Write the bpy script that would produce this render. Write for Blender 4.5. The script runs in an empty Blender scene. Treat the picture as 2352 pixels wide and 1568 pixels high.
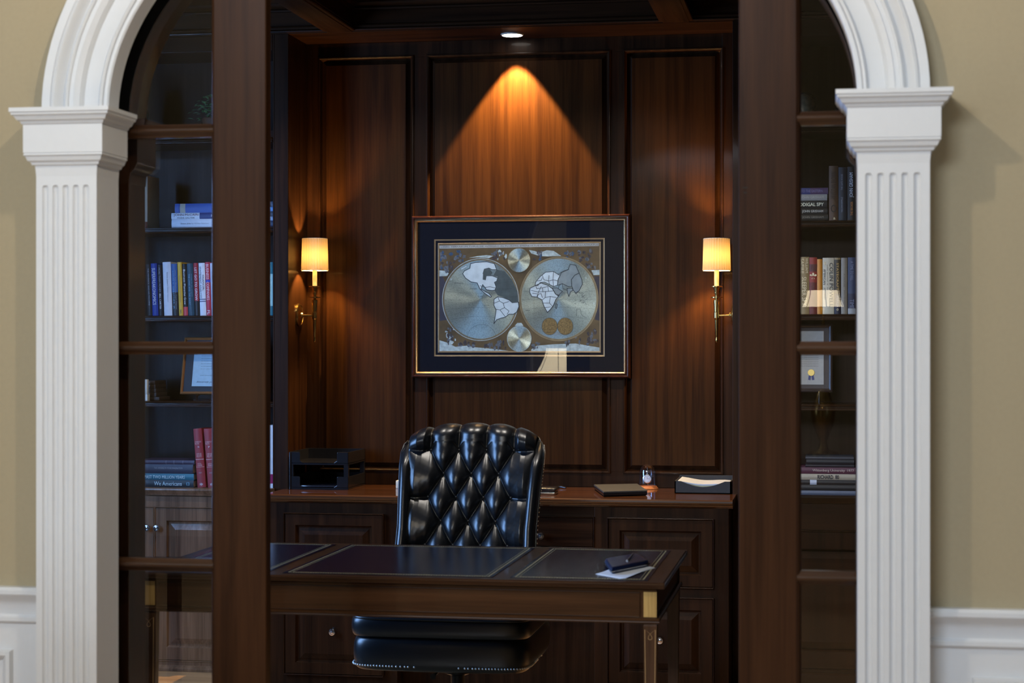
import bpy, bmesh, math, random
from mathutils import Vector, Matrix
PI = math.pi
random.seed(7)
S = bpy.context.scene
COL = S.collection

# ------------------------------------------------------------------ camera
FPX = 4311.0                      # focal length in pixels of the 2352 px wide frame
YAW = math.radians(9.6)           # the camera looks 9.6 degrees left of the room axis
CZ = 1.43                         # eye height
HZ = 790.0                        # horizon row
CT, ST = math.cos(YAW), math.sin(YAW)
cam_d = bpy.data.cameras.new('camera'); cam = bpy.data.objects.new('camera', cam_d); COL.objects.link(cam)
cam.location = (0, 0, CZ); cam.rotation_euler = (PI / 2, 0, YAW)
cam_d.sensor_width = 36.0; cam_d.lens = FPX / 2352 * 36.0
cam_d.shift_y = (HZ - 784.0) / 2352.0
cam_d.dof.use_dof = True; cam_d.dof.focus_distance = 7.9; cam_d.dof.aperture_fstop = 5.0
cam_d.clip_start = 0.05
S.camera = cam

# ------------------------------------------------------------------ world, exposure, daylight
S.view_settings.view_transform = 'Standard'; S.view_settings.look = 'None'
S.view_settings.exposure = 0.0; S.view_settings.gamma = 1.0
try: S.view_settings.use_curve_mapping = False
except Exception: pass
W = bpy.data.worlds.new('sky'); S.world = W; W.use_nodes = True
bg = W.node_tree.nodes['Background']; bg.inputs[0].default_value = (0.45, 0.68, 1.0, 1); bg.inputs[1].default_value = 1.2

def light(name, kind, loc, rot, energy, color, **kw):
    d = bpy.data.lights.new(name, kind); o = bpy.data.objects.new(name, d); COL.objects.link(o)
    o.location = loc; o.rotation_euler = rot; d.energy = energy; d.color = color
    for k, v in kw.items(): setattr(d, k, v)
    return o
# daylight through the study's side window (left) and through the hall windows behind the camera
light('window_daylight', 'AREA', (-3.80, 5.95, 1.75), (0, -PI / 2, 0), 170, (0.25, 0.49, 1.0), shape='RECTANGLE', size=1.9, size_y=1.3)
light('foyer_daylight', 'AREA', (-2.3, -3.5, 4.10), (PI / 2 - 0.2, 0, -0.15), 430, (0.80, 0.89, 1.0), shape='RECTANGLE', size=3.1, size_y=1.5)
light('hall_side_daylight', 'AREA', (2.75, 2.0, 1.7), (0, PI / 2, 0), 8, (0.70, 0.82, 1.0), shape='RECTANGLE', size=2.0, size_y=1.6)
light('hall_left_daylight', 'AREA', (-4.80, 0.6, 1.75), (0, -PI / 2, 0), 24, (0.74, 0.86, 1.0), shape='RECTANGLE', size=2.0, size_y=1.6)

# ------------------------------------------------------------------ measuring helpers: pixels of the photo -> metres on a known plane
def PX(px, Y):
    return Y * math.tan(math.atan((px - 1176.0) / FPX) - YAW)
def PZ(px, py, Y):
    X = PX(px, Y); w = -X * ST + Y * CT
    return CZ + (HZ - py) * w / FPX
def P(px, py, Y): return PX(px, Y), PZ(px, py, Y)
def G(px, py, z):                # point of a horizontal plane
    w = (CZ - z) * FPX / (py - HZ); u = (px - 1176.0) / FPX * w
    return u * CT - w * ST, u * ST + w * CT

# ------------------------------------------------------------------ colour and materials
def lin(c):
    return tuple(((v / 255.0) / 12.92 if v / 255.0 <= 0.04045 else ((v / 255.0 + 0.055) / 1.055) ** 2.4) for v in c)
def newmat(name):
    m = bpy.data.materials.new(name); m.use_nodes = True
    return m, m.node_tree, m.node_tree.nodes, m.node_tree.nodes['Principled BSDF']
def mat(name, col, rough=0.5, metal=0.0, coat=0.0, spec=0.5, noise=0.06, bump=0.0, nscale=40, emis=None, es=0, sheen=0, coatr=0.1):
    m, t, n, b = newmat(name)
    b.inputs['Roughness'].default_value = rough; b.inputs['Metallic'].default_value = metal
    b.inputs['Coat Weight'].default_value = coat; b.inputs['Coat Roughness'].default_value = coatr
    b.inputs['Specular IOR Level'].default_value = spec
    tc = n.new('ShaderNodeTexCoord'); no = n.new('ShaderNodeTexNoise'); no.inputs['Scale'].default_value = nscale
    no.inputs['Detail'].default_value = 4
    t.links.new(tc.outputs['Object'], no.inputs['Vector'])
    r = n.new('ShaderNodeValToRGB'); e = r.color_ramp.elements
    e[0].position = .3; e[1].position = .7
    e[0].color = tuple(c * (1 - noise) for c in col) + (1,); e[1].color = tuple(min(1, c * (1 + noise)) for c in col) + (1,)
    t.links.new(no.outputs['Fac'], r.inputs['Fac']); t.links.new(r.outputs['Color'], b.inputs['Base Color'])
    if bump:
        bp = n.new('ShaderNodeBump'); bp.inputs['Strength'].default_value = bump; bp.inputs['Distance'].default_value = 0.002
        t.links.new(no.outputs['Fac'], bp.inputs['Height']); t.links.new(bp.outputs['Normal'], b.inputs['Normal'])
    if emis:
        b.inputs['Emission Color'].default_value = tuple(emis) + (1,); b.inputs['Emission Strength'].default_value = es
    if sheen: b.inputs['Sheen Weight'].default_value = sheen
    return m
def wood(name, dark, light_, axis='Z', rough=0.34, coat=0.06, coatr=0.08, scale=1.0, spec=0.09):
    m, t, n, b = newmat(name)
    b.inputs['Roughness'].default_value = rough; b.inputs['Coat Weight'].default_value = coat; b.inputs['Coat Roughness'].default_value = coatr
    b.inputs['Specular IOR Level'].default_value = spec
    tc = n.new('ShaderNodeTexCoord'); mp = n.new('ShaderNodeMapping')
    st = {'X': (0.8, 26, 26), 'Y': (26, 0.8, 26), 'Z': (26, 26, 0.8)}[axis]
    mp.inputs['Scale'].default_value = tuple(v * scale for v in st)
    g = n.new('ShaderNodeNewGeometry') if False else None
    t.links.new(tc.outputs['Object'], mp.inputs['Vector'])
    n1 = n.new('ShaderNodeTexNoise'); n1.inputs['Scale'].default_value = 1.0; n1.inputs['Detail'].default_value = 5; n1.inputs['Distortion'].default_value = 0.6
    n2 = n.new('ShaderNodeTexNoise'); n2.inputs['Scale'].default_value = 7.0; n2.inputs['Detail'].default_value = 3
    t.links.new(mp.outputs['Vector'], n1.inputs['Vector']); t.links.new(mp.outputs['Vector'], n2.inputs['Vector'])
    mx = n.new('ShaderNodeMath'); mx.operation = 'MULTIPLY_ADD'; mx.inputs[1].default_value = 0.35
    t.links.new(n2.outputs['Fac'], mx.inputs[0]); t.links.new(n1.outputs['Fac'], mx.inputs[2])
    r = n.new('ShaderNodeValToRGB'); e = r.color_ramp.elements
    e[0].position = .45; e[0].color = tuple(dark) + (1,); e[1].position = .85; e[1].color = tuple(light_) + (1,)
    t.links.new(mx.outputs[0], r.inputs['Fac']); t.links.new(r.outputs['Color'], b.inputs['Base Color'])
    bp = n.new('ShaderNodeBump'); bp.inputs['Strength'].default_value = 0.06; bp.inputs['Distance'].default_value = 0.001
    t.links.new(n2.outputs['Fac'], bp.inputs['Height']); t.links.new(bp.outputs['Normal'], b.inputs['Normal'])
    return m
def pane(name, tint=(1, 1, 1), ior=1.5, extra=1.0, rough=0.0):
    m, t, n, b = newmat(name); n.remove(b); out = n['Material Output']
    tr = n.new('ShaderNodeBsdfTransparent'); tr.inputs[0].default_value = tuple(tint) + (1,)
    gl = n.new('ShaderNodeBsdfGlossy'); gl.inputs['Roughness'].default_value = rough
    f0 = ((ior-1)/(ior+1))**2
    geo = n.new('ShaderNodeNewGeometry'); dot = n.new('ShaderNodeVectorMath'); dot.operation = 'DOT_PRODUCT'
    t.links.new(geo.outputs['Normal'], dot.inputs[0]); t.links.new(geo.outputs['Incoming'], dot.inputs[1])
    ab = n.new('ShaderNodeMath'); ab.operation = 'ABSOLUTE'; t.links.new(dot.outputs['Value'], ab.inputs[0])
    om = n.new('ShaderNodeMath'); om.operation = 'SUBTRACT'; om.inputs[0].default_value = 1.0; t.links.new(ab.outputs[0], om.inputs[1])
    pw = n.new('ShaderNodeMath'); pw.operation = 'POWER'; pw.inputs[1].default_value = 5.0; t.links.new(om.outputs[0], pw.inputs[0])
    fr = n.new('ShaderNodeMath'); fr.operation = 'MULTIPLY_ADD'; fr.inputs[1].default_value = 1-f0; fr.inputs[2].default_value = f0; t.links.new(pw.outputs[0], fr.inputs[0])
    mu = n.new('ShaderNodeMath'); mu.operation = 'MULTIPLY'; mu.inputs[1].default_value = extra; mu.use_clamp = True
    mi = n.new('ShaderNodeMixShader')
    t.links.new(fr.outputs[0], mu.inputs[0]); t.links.new(mu.outputs[0], mi.inputs[0])
    t.links.new(tr.outputs[0], mi.inputs[1]); t.links.new(gl.outputs[0], mi.inputs[2]); t.links.new(mi.outputs[0], out.inputs[0])
    return m
M = {}
WD, WL = (0.0095, 0.0037, 0.0016), (0.032, 0.0125, 0.0048)
M['wood_v'] = wood('mahogany_vertical_grain', WD, WL, 'Z')
M['wood_h'] = wood('mahogany_horizontal_grain', WD, WL, 'X')
M['wood_y'] = wood('mahogany_beam_grain', WD, WL, 'Y')
M['panel'] = wood('mahogany_field_veneer', (0.017, 0.0056, 0.0014), (0.046, 0.0165, 0.0036), 'Z', rough=0.42, coat=0.06, coatr=0.10, scale=1.0, spec=.07)
M['door_wood'] = wood('door_mahogany', (0.020, 0.0080, 0.0034), (0.047, 0.0195, 0.0080), 'Z', rough=0.42, coat=0.03, coatr=0.2, spec=.07)
M['muntin_wood'] = wood('muntin_mahogany', (0.022, 0.0095, 0.0045), (0.056, 0.0255, 0.0120), 'X', rough=0.35, coat=0.6, coatr=0.12)
M['counter'] = wood('polished_counter_wood', (0.028, 0.0105, 0.0042), (0.074, 0.028, 0.0105), 'X', rough=0.28, coat=0.8, coatr=0.05)
M['desk_wood'] = wood('desk_walnut', (0.030, 0.0130, 0.0058), (0.070, 0.030, 0.0125), 'X', rough=0.28, coat=0.25, coatr=0.06)
M['desk_leg'] = wood('desk_walnut_legs', (0.038, 0.018, 0.0095), (0.09, 0.043, 0.022), 'Z', rough=0.4, coat=0.3)
M['floor_wood'] = wood('oak_floor', (0.36, 0.21, 0.10), (0.55, 0.36, 0.19), 'X', rough=0.3, coat=0.3, scale=0.8)
M['base_wood'] = wood('bookcase_base_wood', (0.085, 0.048, 0.029), (0.24, 0.145, 0.09), 'Z', rough=0.4, coat=0.3)
M['case_back'] = wood('bookcase_back_wood', (0.016, 0.0095, 0.0065), (0.036, 0.022, 0.015), 'Z', rough=0.4, coat=0.02, spec=.08)
M['inlay_gold'] = wood('satinwood_inlay', (0.36, 0.22, 0.07), (0.62, 0.42, 0.16), 'Z', rough=0.4, coat=0.3, scale=3)
M['white'] = mat('white_painted_trim', (0.62, 0.64, 0.665), 0.38, noise=0.01, spec=0.4)
M['beige'] = mat('beige_wall_paint', (0.345, 0.29, 0.185), 0.75, noise=0.02, nscale=90, bump=0.05)
M['plaster'] = mat('hall_ceiling_paint', (0.75, 0.73, 0.68), 0.8, noise=0.01)
M['black_leather'] = mat('black_leather', (0.0045, 0.0055, 0.0075), 0.31, noise=0.15, nscale=160, bump=0.03, spec=0.55, coat=0.0, coatr=0.18)
M['desk_leather'] = mat('desk_navy_leather', (0.006, 0.0072, 0.015), 0.20, noise=0.25, nscale=60, bump=0.04, spec=0.12)
M['gold_line'] = mat('gold_tooling', (0.30, 0.25, 0.12), 0.4, noise=0.3, nscale=300)
M['brass'] = mat('antique_brass', (0.50, 0.34, 0.12), 0.24, metal=1.0, noise=0.08)
M['nickel'] = mat('pewter_knob', (0.55, 0.56, 0.60), 0.2, metal=1.0)
M['nail'] = mat('nailhead_metal', (0.75, 0.74, 0.70), 0.3, metal=0.6)
M['black_plastic'] = mat('black_plastic', (0.010, 0.010, 0.012), 0.18, spec=0.5, noise=0.1)
M['black_matte'] = mat('black_matte', (0.009, 0.010, 0.014), 0.55, noise=0.15)
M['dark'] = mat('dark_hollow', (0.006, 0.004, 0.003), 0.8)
M['glass'] = pane('door_glass', (0.97, 0.98, 0.98), 1.5, 1.7)
M['pic_glass'] = pane('picture_glass', (0.99, 0.99, 0.99), 1.5, 1.6)
M['dome_glass'] = pane('dome_glass', (0.97, 0.98, 1.0), 1.5, 3.2)
M['paper'] = mat('white_paper', (0.80, 0.82, 0.86), 0.6, noise=0.02)
M['cream'] = mat('cream_page_edges', (0.62, 0.56, 0.44), 0.7, noise=0.12, nscale=120)
_cm = {}
def cm(rgb, rough=0.5, metal=0.0):
    k = (tuple(rgb), rough, metal)
    if k not in _cm:
        _cm[k] = mat('cover_%02x%02x%02x' % tuple(rgb), lin(rgb), rough, metal=metal, noise=0.05, nscale=60)
    return _cm[k]

# ------------------------------------------------------------------ mesh builder
ORG = {}
class MB:
    def __init__(s): s.v = []; s.f = []; s.m = []; s.mi = 0
    def add(s, vs, fs):
        o = len(s.v); s.v += [tuple(v) for v in vs]
        for f in fs: s.f.append(tuple(i + o for i in f)); s.m.append(s.mi)
    def box(s, x0, x1, y0, y1, z0, z1):
        x0, x1 = sorted((x0, x1)); y0, y1 = sorted((y0, y1)); z0, z1 = sorted((z0, z1))
        s.add([(x0,y0,z0),(x1,y0,z0),(x1,y1,z0),(x0,y1,z0),(x0,y0,z1),(x1,y0,z1),(x1,y1,z1),(x0,y1,z1)],
              [(0,3,2,1),(4,5,6,7),(0,1,5,4),(1,2,6,5),(2,3,7,6),(3,0,4,7)]); return s
    def rings(s, x0, x1, z0, z1, prof, cap=True):      # nested rectangles facing -Y: (inset, y)
        rs = [[(x0+i,y,z0+i),(x1-i,y,z0+i),(x1-i,y,z1-i),(x0+i,y,z1-i)] for i, y in prof]
        vs = [v for r in rs for v in r]; fs = []
        for k in range(len(rs)-1):
            for j in range(4):
                a, b = k*4+j, k*4+(j+1)%4; fs.append((a, b, b+4, a+4))
        if cap: n = (len(rs)-1)*4; fs.append((n, n+1, n+2, n+3))
        s.add(vs, fs); return s
    def lathe(s, prof, c=(0,0,0), seg=24, axis='Z', a0=0.0, a1=2*PI, cap=True):   # prof (r, h)
        full = abs(a1-a0-2*PI) < 1e-6; n = seg if full else seg+1
        vs = []
        for r, h in prof:
            for i in range(n):
                a = a0+(a1-a0)*i/seg; p = (r*math.cos(a), r*math.sin(a), h)
                if axis == 'Y': p = (p[0], p[2], p[1])
                if axis == 'X': p = (p[2], p[0], p[1])
                vs.append((p[0]+c[0], p[1]+c[1], p[2]+c[2]))
        fs = []
        for k in range(len(prof)-1):
            for i in range(n if full else n-1):
                a, b = k*n+i, k*n+(i+1) % n; fs.append((a, b, b+n, a+n))
        if cap and full:
            if prof[0][0] > 1e-5: fs.append(tuple(range(n))[::-1])
            if prof[-1][0] > 1e-5: fs.append(tuple((len(prof)-1)*n+i for i in range(n)))
        s.add(vs, fs); return s
    def tube(s, pts, r, seg=8, closed=False):
        pts = [Vector(p) for p in pts]; n = len(pts); rs = r if isinstance(r, (list, tuple)) else [r]*n
        vs = []; up0 = None
        for k, p in enumerate(pts):
            d = (pts[(k+1) % n] - pts[k-1]) if closed else (pts[min(k+1, n-1)] - pts[max(k-1, 0)])
            d.normalize()
            up = up0 if up0 is not None else (Vector((0,0,1)) if abs(d.z) < .9 else Vector((0,1,0)))
            u = d.cross(up); u.normalize(); w = u.cross(d); w.normalize(); up0 = w
            for i in range(seg):
                a = 2*PI*i/seg; vs.append(p + u*(rs[k]*math.cos(a)) + w*(rs[k]*math.sin(a)))
        fs = []
        for k in range(n if closed else n-1):
            for i in range(seg):
                a, b = k*seg+i, k*seg+(i+1) % seg; c = ((k+1) % n)*seg
                fs.append((a, b, c+(i+1) % seg, c+i))
        if not closed: fs += [tuple(range(seg))[::-1], tuple((n-1)*seg+i for i in range(seg))]
        s.add(vs, fs); return s
    def loft(s, secs, closed=True, caps=True):          # list of point rings with equal counts
        n = len(secs[0]); vs = [p for q in secs for p in q]; fs = []
        for k in range(len(secs)-1):
            for i in range(n if closed else n-1):
                a, b = k*n+i, k*n+(i+1) % n; fs.append((a, b, b+n, a+n))
        if caps and closed: fs += [tuple(range(n))[::-1], tuple((len(secs)-1)*n+i for i in range(n))]
        s.add(vs, fs); return s
    def poly(s, pts):                                   # one flat face
        s.add(pts, [tuple(range(len(pts)))]); return s
    def prism(s, pts, a, b, axis='X'):                  # 2D outline pushed along an axis
        if axis == 'X': A = [(a, p[0], p[1]) for p in pts]; B = [(b, p[0], p[1]) for p in pts]
        elif axis == 'Y': A = [(p[0], a, p[1]) for p in pts]; B = [(p[0], b, p[1]) for p in pts]
        else: A = [(p[0], p[1], a) for p in pts]; B = [(p[0], p[1], b) for p in pts]
        return s.loft([A, B])
    def rbox(s, x0, x1, y0, y1, z0, z1, r=0.01, seg=3):
        bm = bmesh.new(); bmesh.ops.create_cube(bm, size=1)
        for v in bm.verts: v.co = Vector(((x0+x1)/2+v.co.x*(x1-x0), (y0+y1)/2+v.co.y*(y1-y0), (z0+z1)/2+v.co.z*(z1-z0)))
        bmesh.ops.bevel(bm, geom=bm.edges[:], offset=r, segments=seg, affect='EDGES', profile=0.5)
        bm.verts.index_update(); s.add([v.co.copy() for v in bm.verts], [[v.index for v in f.verts] for f in bm.faces]); bm.free(); return s
    def ball(s, c, r, seg=10, sq=(1,1,1)):
        prof = [(r*math.sin(PI*i/(seg//2)), -r*math.cos(PI*i/(seg//2))) for i in range(seg//2+1)]
        o = len(s.v); s.lathe(prof, (0,0,0), seg, cap=False)
        for i in range(o, len(s.v)): p = s.v[i]; s.v[i] = (c[0]+p[0]*sq[0], c[1]+p[1]*sq[1], c[2]+p[2]*sq[2])
        return s
    def xf(s, mtx):
        s.v = [tuple(mtx @ Vector(v)) for v in s.v]; return s
    def build(s, name, mats, parent=None, smooth=None, bev=0, org=None, label=None, local=False):
        if not isinstance(mats, (list, tuple)): mats = [mats]
        if parent is not None: po = ORG.get(parent.name, Vector((0,0,0)))
        else: po = Vector((0,0,0))
        if local: base = Vector((0,0,0)) ; o_local = Vector((0,0,0))
        else:
            if parent is None:
                if org is None:
                    xs = [v[0] for v in s.v]; ys = [v[1] for v in s.v]; zs = [v[2] for v in s.v]
                    org = ((min(xs)+max(xs))/2, (min(ys)+max(ys))/2, min(zs))
                base = Vector(org)
            else: base = Vector(org) if org is not None else po
        me = bpy.data.meshes.new(name)
        me.from_pydata([tuple(Vector(v) - base) for v in s.v], [], s.f)
        for m in mats: me.materials.append(m)
        if len(mats) > 1:
            for p, mi in zip(me.polygons, s.m): p.material_index = mi
        bm = bmesh.new(); bm.from_mesh(me); bmesh.ops.recalc_face_normals(bm, faces=bm.faces[:]); bm.to_mesh(me); bm.free()
        if smooth is not None:
            for p in me.polygons: p.use_smooth = True
            me.set_sharp_from_angle(angle=math.radians(smooth))
        o = bpy.data.objects.new(name, me); COL.objects.link(o)
        if not local: o.location = base - po
        ORG[o.name] = base
        if parent is not None: o.parent = parent
        if bev:
            b = o.modifiers.new('bevel', 'BEVEL'); b.width = bev; b.segments = 2; b.limit_method = 'ANGLE'; b.angle_limit = math.radians(40)
        if label: o['label'] = label
        return o
def tag(o, label=None, cat=None, group=None, kind=None):
    if label: o['label'] = label
    if cat: o['category'] = cat
    if group: o['group'] = group
    if kind: o['kind'] = kind
    return o
def thing(name, loc, label, cat, group=None, rot=(0,0,0), kind=None):
    o = bpy.data.objects.new(name, None); COL.objects.link(o); o.location = loc; o.rotation_euler = rot
    o.empty_display_size = 0.1
    ORG[o.name] = Vector(loc)
    return tag(o, label, cat, group, kind)
def struct(o, label=None):
    o['kind'] = 'structure'
    if label: o['label'] = label
    return o
def lightin(parent, name, kind, loc, energy, color, rot=(0,0,0), **kw):
    o = light(name, kind, Vector(loc) - ORG[parent.name], rot, energy, color, **kw); o.parent = parent; return o

# lettering: flat text turned into a mesh that fits a w x h box, centre (cx, cz), on the plane y, reading dir in degrees
_tc = {}
def text_verts(body, bold=0.0, shear=0.0):
    k = (body, bold, shear)
    if k in _tc: return _tc[k]
    c = bpy.data.curves.new('t', 'FONT'); c.body = body; c.size = 1; c.resolution_u = 2; c.offset = bold; c.shear = shear
    c.space_line = 0.85
    o = bpy.data.objects.new('t', c); COL.objects.link(o); bpy.context.view_layer.update()
    me = bpy.data.meshes.new_from_object(o.evaluated_get(bpy.context.evaluated_depsgraph_get()))
    vs = [(v.co.x, v.co.y) for v in me.vertices]; fs = [tuple(p.vertices) for p in me.polygons]
    bpy.data.objects.remove(o); bpy.data.curves.remove(c); bpy.data.meshes.remove(me)
    x0, x1 = min(v[0] for v in vs), max(v[0] for v in vs); y0, y1 = min(v[1] for v in vs), max(v[1] for v in vs)
    vs = [((v[0]-(x0+x1)/2)/(x1-x0), (v[1]-(y0+y1)/2)/(y1-y0)) for v in vs]
    _tc[k] = (vs, fs); return _tc[k]
def put_text(mb, body, cx, cz, w, h, y, ang=0, bold=0.0, shear=0.0):
    vs, fs = text_verts(body, bold, shear); a = math.radians(ang); ca, sa = math.cos(a), math.sin(a)
    mb.add([(cx+v[0]*w*ca-v[1]*h*sa, y, cz+v[0]*w*sa+v[1]*h*ca) for v in vs], fs)

# ================================================================== THE SETTING
YF, YB, YC = 7.92, 8.25, 7.60          # bookcase face, niche back wall, counter front
YW0, YW1 = 4.50, 4.545                 # hall side skin of the arch wall
YR0, YR1 = 4.62, 4.713                 # study side skin (the pocket doors slide between them)
XL, XR = -1.785, 0.064                 # clear opening
ACX, AA, AB, AZ = (XL+XR)/2, (XR-XL)/2, 0.64, 2.012
NXL, NXR = -2.331, -0.401              # niche sides
ZC, ZN = 0.80, 2.785                   # counter top, niche soffit
RX0, RX1 = -3.62, 1.62                 # study walls
HX0, HX1 = -4.60, 2.60                 # hall walls
HY = -3.3
HC = 5.9                              # two-storey foyer ceiling
CEIL = 2.98

# floors and ceilings
struct(MB().box(HX0-.1, HX1+.1, HY-.1, YR0, -0.08, 0).build('floor', M['floor_wood'], org=(0, 0, 0)))
struct(MB().box(RX0-.1, RX1+.1, YR0, YB+.15, -0.08, 0).build('floor', M['floor_wood'], org=(0, 6, 0)))
struct(MB().box(HX0-.1, HX1+.1, HY-.1, YW1, HC, HC+.1).build('ceiling', M['plaster'], org=(0, 0, HC)))
struct(MB().box(RX0-.1, RX1+.1, YW1, YB+.15, CEIL, CEIL+.1).build('ceiling', M['wood_h'], org=(-1, 6, CEIL)))

# arch wall: two skins with an elliptical-headed opening
def arch_pts(o=0.0, n=40):
    return [(ACX - (AA+o)*math.cos(PI*i/n), AZ + (AB+o)*math.sin(PI*i/n)) for i in range(n+1)]
def arch_wall(x0, x1, o, y0, y1, z1, name, m):
    b = MB()
    b.box(x0, ACX-AA-o, y0, y1, 0, z1); b.box(ACX+AA+o, x1, y0, y1, 0, z1)
    pts = arch_pts(o)
    for p, q in zip(pts, pts[1:]):
        b.loft([[(p[0],y0,p[1]),(q[0],y0,q[1]),(q[0],y1,q[1]),(p[0],y1,p[1])],
                [(p[0],y0,z1),(q[0],y0,z1),(q[0],y1,z1),(p[0],y1,z1)]], caps=True)
    return struct(b.build(name, m, org=(ACX, y0, 0)))
arch_wall(HX0, HX1, 0.06, YW0, YW1, HC, 'wall_hall_side', M['beige'])
arch_wall(RX0, RX1, 0.0, YR0, YR1, CEIL, 'wall_study_side', M['wood_v'])
# pocket closers
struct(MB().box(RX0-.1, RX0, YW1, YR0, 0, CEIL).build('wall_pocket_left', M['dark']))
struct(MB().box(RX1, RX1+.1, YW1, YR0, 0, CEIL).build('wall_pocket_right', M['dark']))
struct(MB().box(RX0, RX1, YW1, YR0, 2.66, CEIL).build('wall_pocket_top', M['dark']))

# hall walls; windows are openings in front of the sky
def wall_with_hole(name, m, axis, c0, c1, a0, a1, z1, ha0, ha1, hz0, hz1):
    b = MB()
    def bx(p0, p1, q0, q1):
        if axis == 'X': b.box(c0, c1, p0, p1, q0, q1)
        else: b.box(p0, p1, c0, c1, q0, q1)
    bx(a0, ha0, 0, z1); bx(ha1, a1, 0, z1); bx(ha0, ha1, 0, hz0); bx(ha0, ha1, hz1, z1)
    return struct(b.build(name, m))
def window(n, axis, c, a0, a1, z0, z1, cols, rows, m):
    w = MB()
    def bx(p0, p1, q0, q1, d=0.03):
        if axis == 'X': w.box(c-d, c+d, p0, p1, q0, q1)
        else: w.box(p0, p1, c-d, c+d, q0, q1)
    t = .05
    bx(a0, a0+t, z0, z1); bx(a1-t, a1, z0, z1); bx(a0, a1, z0, z0+t); bx(a0, a1, z1-t, z1)
    for i in range(1, cols): a = a0+(a1-a0)*i/cols; bx(a-.012, a+.012, z0, z1, .015)
    for i in range(1, rows): z = z0+(z1-z0)*i/rows; bx(a0, a1, z-.012, z+.012, .015)
    o = struct(w.build('window_%d' % n, m))
    g = MB()
    if axis == 'X': g.box(c-.002, c+.002, a0+t, a1-t, z0+t, z1-t)
    else: g.box(a0+t, a1-t, c-.002, c+.002, z0+t, z1-t)
    g.build('glass', M['clear'], o)
M['clear'] = pane('window_glass', (1, 1, 1), 1.45, 0.6)
wall_with_hole('wall_hall_back', M['beige'], 'Y', HY-.1, HY, HX0, HX1, HC, -3.9, -.7, 3.3, 4.9)
window(1, 'Y', HY-.05, -3.9, -.7, 3.3, 4.9, 5, 3, M['white'])
wall_with_hole('wall_hall_right', M['beige'], 'X', HX1, HX1+.1, HY, YW0, HC, 1.1, 2.9, .8, 2.6)
window(2, 'X', HX1+.05, 1.1, 2.9, .8, 2.6, 3, 3, M['white'])
wall_with_hole('wall_hall_left', M['beige'], 'X', HX0-.1, HX0, HY, YW0, HC, -.2, 1.4, .8, 2.7)
window(4, 'X', HX0-.05, -.2, 1.4, .8, 2.7, 2, 3, M['white'])
wall_with_hole('wall_left', M['wood_v'], 'X', RX0-.1, RX0, YR0, YB+.15, CEIL, 5.2, 6.7, .75, 2.7)
window(3, 'X', RX0-.05, 5.2, 6.7, .75, 2.7, 2, 4, M['wood_v'])
struct(MB().box(RX1, RX1+.1, YR0, YB+.15, 0, CEIL).build('wall_right', M['wood_v']))

# chair rail and wainscot on the hall side
def rail_prof(y):   # (y, z)
    return [(y, .722), (y-.012, .722), (y-.018, .728), (y-.018, .738), (y-.010, .744), (y-.010, .768), (y-.016, .780), (y-.030, .790), (y-.036, .798), (y-.036, .808), (y-.030, .815), (y, .815)]
for side, x0, x1 in (('left', HX0, -1.945), ('right', 0.228, HX1)):
    struct(MB().prism(rail_prof(YW0), x0, x1, 'X').build('trim_chair_rail_'+side, M['white'], smooth=35))
    w = MB().box(x0, x1, YW0-.008, YW0, .14, .722); w.box(x0, x1, YW0-.022, YW0, 0, .14)
    n = 3; L = (x1-x0)/n
    for i in range(n):
        a, b_ = x0+L*i+.10, x0+L*(i+1)-.10
        w.rings(a, b_, .22, .655, [(0, YW0-.008), (.004, YW0-.024), (.014, YW0-.024), (.022, YW0-.016), (.028, YW0-.0085)], cap=False)
    struct(w.build('trim_wainscot_'+side, M['white'], smooth=30))

# fluted pilasters with capitals, white on the hall side
def cap_stack(b, x0, x1, y0, y1, prof, back=False):       # prof (z, projection)
    secs = []
    for z, p in prof:
        ya, yb = (y0-p, y1) if not back else (y0, y1+p)
        secs.append([(x0-p, ya, z), (x1+p, ya, z), (x1+p, yb, z), (x0-p, yb, z)])
    b.loft(secs)
def capital_profile():
    return [(1.846, .000), (1.872, .002), (1.874, .008), (1.880, .010), (1.884, .016), (1.894, .020), (1.897, .024), (1.902, .022), (1.903, .024),
            (1.972, .024), (1.974, .027), (1.980, .030), (1.983, .036), (1.992, .041), (1.995, .046), (2.000, .047), (2.002, .050), (2.012, .050)]
def pilaster(name, x0, x1, y0, y1):
    b = MB()
    zt, zf = 1.86, 1.824
    n = 5; w = x1-x0; r = .0078
    xs = [x0]; c = [x0+w*(.153+.168*i) for i in range(n)]
    for k in c:
        for j in range(9): xs.append(k - r*math.cos(PI*j/8))
    xs.append(x1)
    zs = [0.0, zf-r] + [zf-r+r*math.sin(PI/2*j/6) for j in range(1, 7)] + [zf+.001, zt]
    def dep(x, z):
        for k in c:
            dz = max(0, z-(zf-r)); q = r*r-(x-k)**2-dz*dz
            if q > 0: return math.sqrt(q)*0.95
        return 0
    vs = [(x, y0+dep(x, z), z) for z in zs for x in xs]; m = len(xs)
    b.add(vs, [(j*m+i, j*m+i+1, (j+1)*m+i+1, (j+1)*m+i) for j in range(len(zs)-1) for i in range(m-1)])
    b.add([(x0,y0,0),(x0,y1,0),(x0,y1,zt),(x0,y0,zt)], [(0,1,2,3)]); b.add([(x1,y0,0),(x1,y1,0),(x1,y1,zt),(x1,y0,zt)], [(0,1,2,3)])
    o = struct(b.build(name, M['white'], org=((x0+x1)/2, y0, 0), smooth=40))
    k = MB(); cap_stack(k, x0, x1, y0, y1, capital_profile()); k.build('capital', M['white'], o, smooth=25)
    p = MB(); cap_stack(p, x0, x1, y0, y1, [(0, .02), (.15, .02), (.155, .012), (.17, .010), (.18, 0)]); p.build('plinth', M['white'], o, smooth=25)
    return o
pilaster('trim_pilaster_left', XL-.158, XL, 4.40, YW1)
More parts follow.
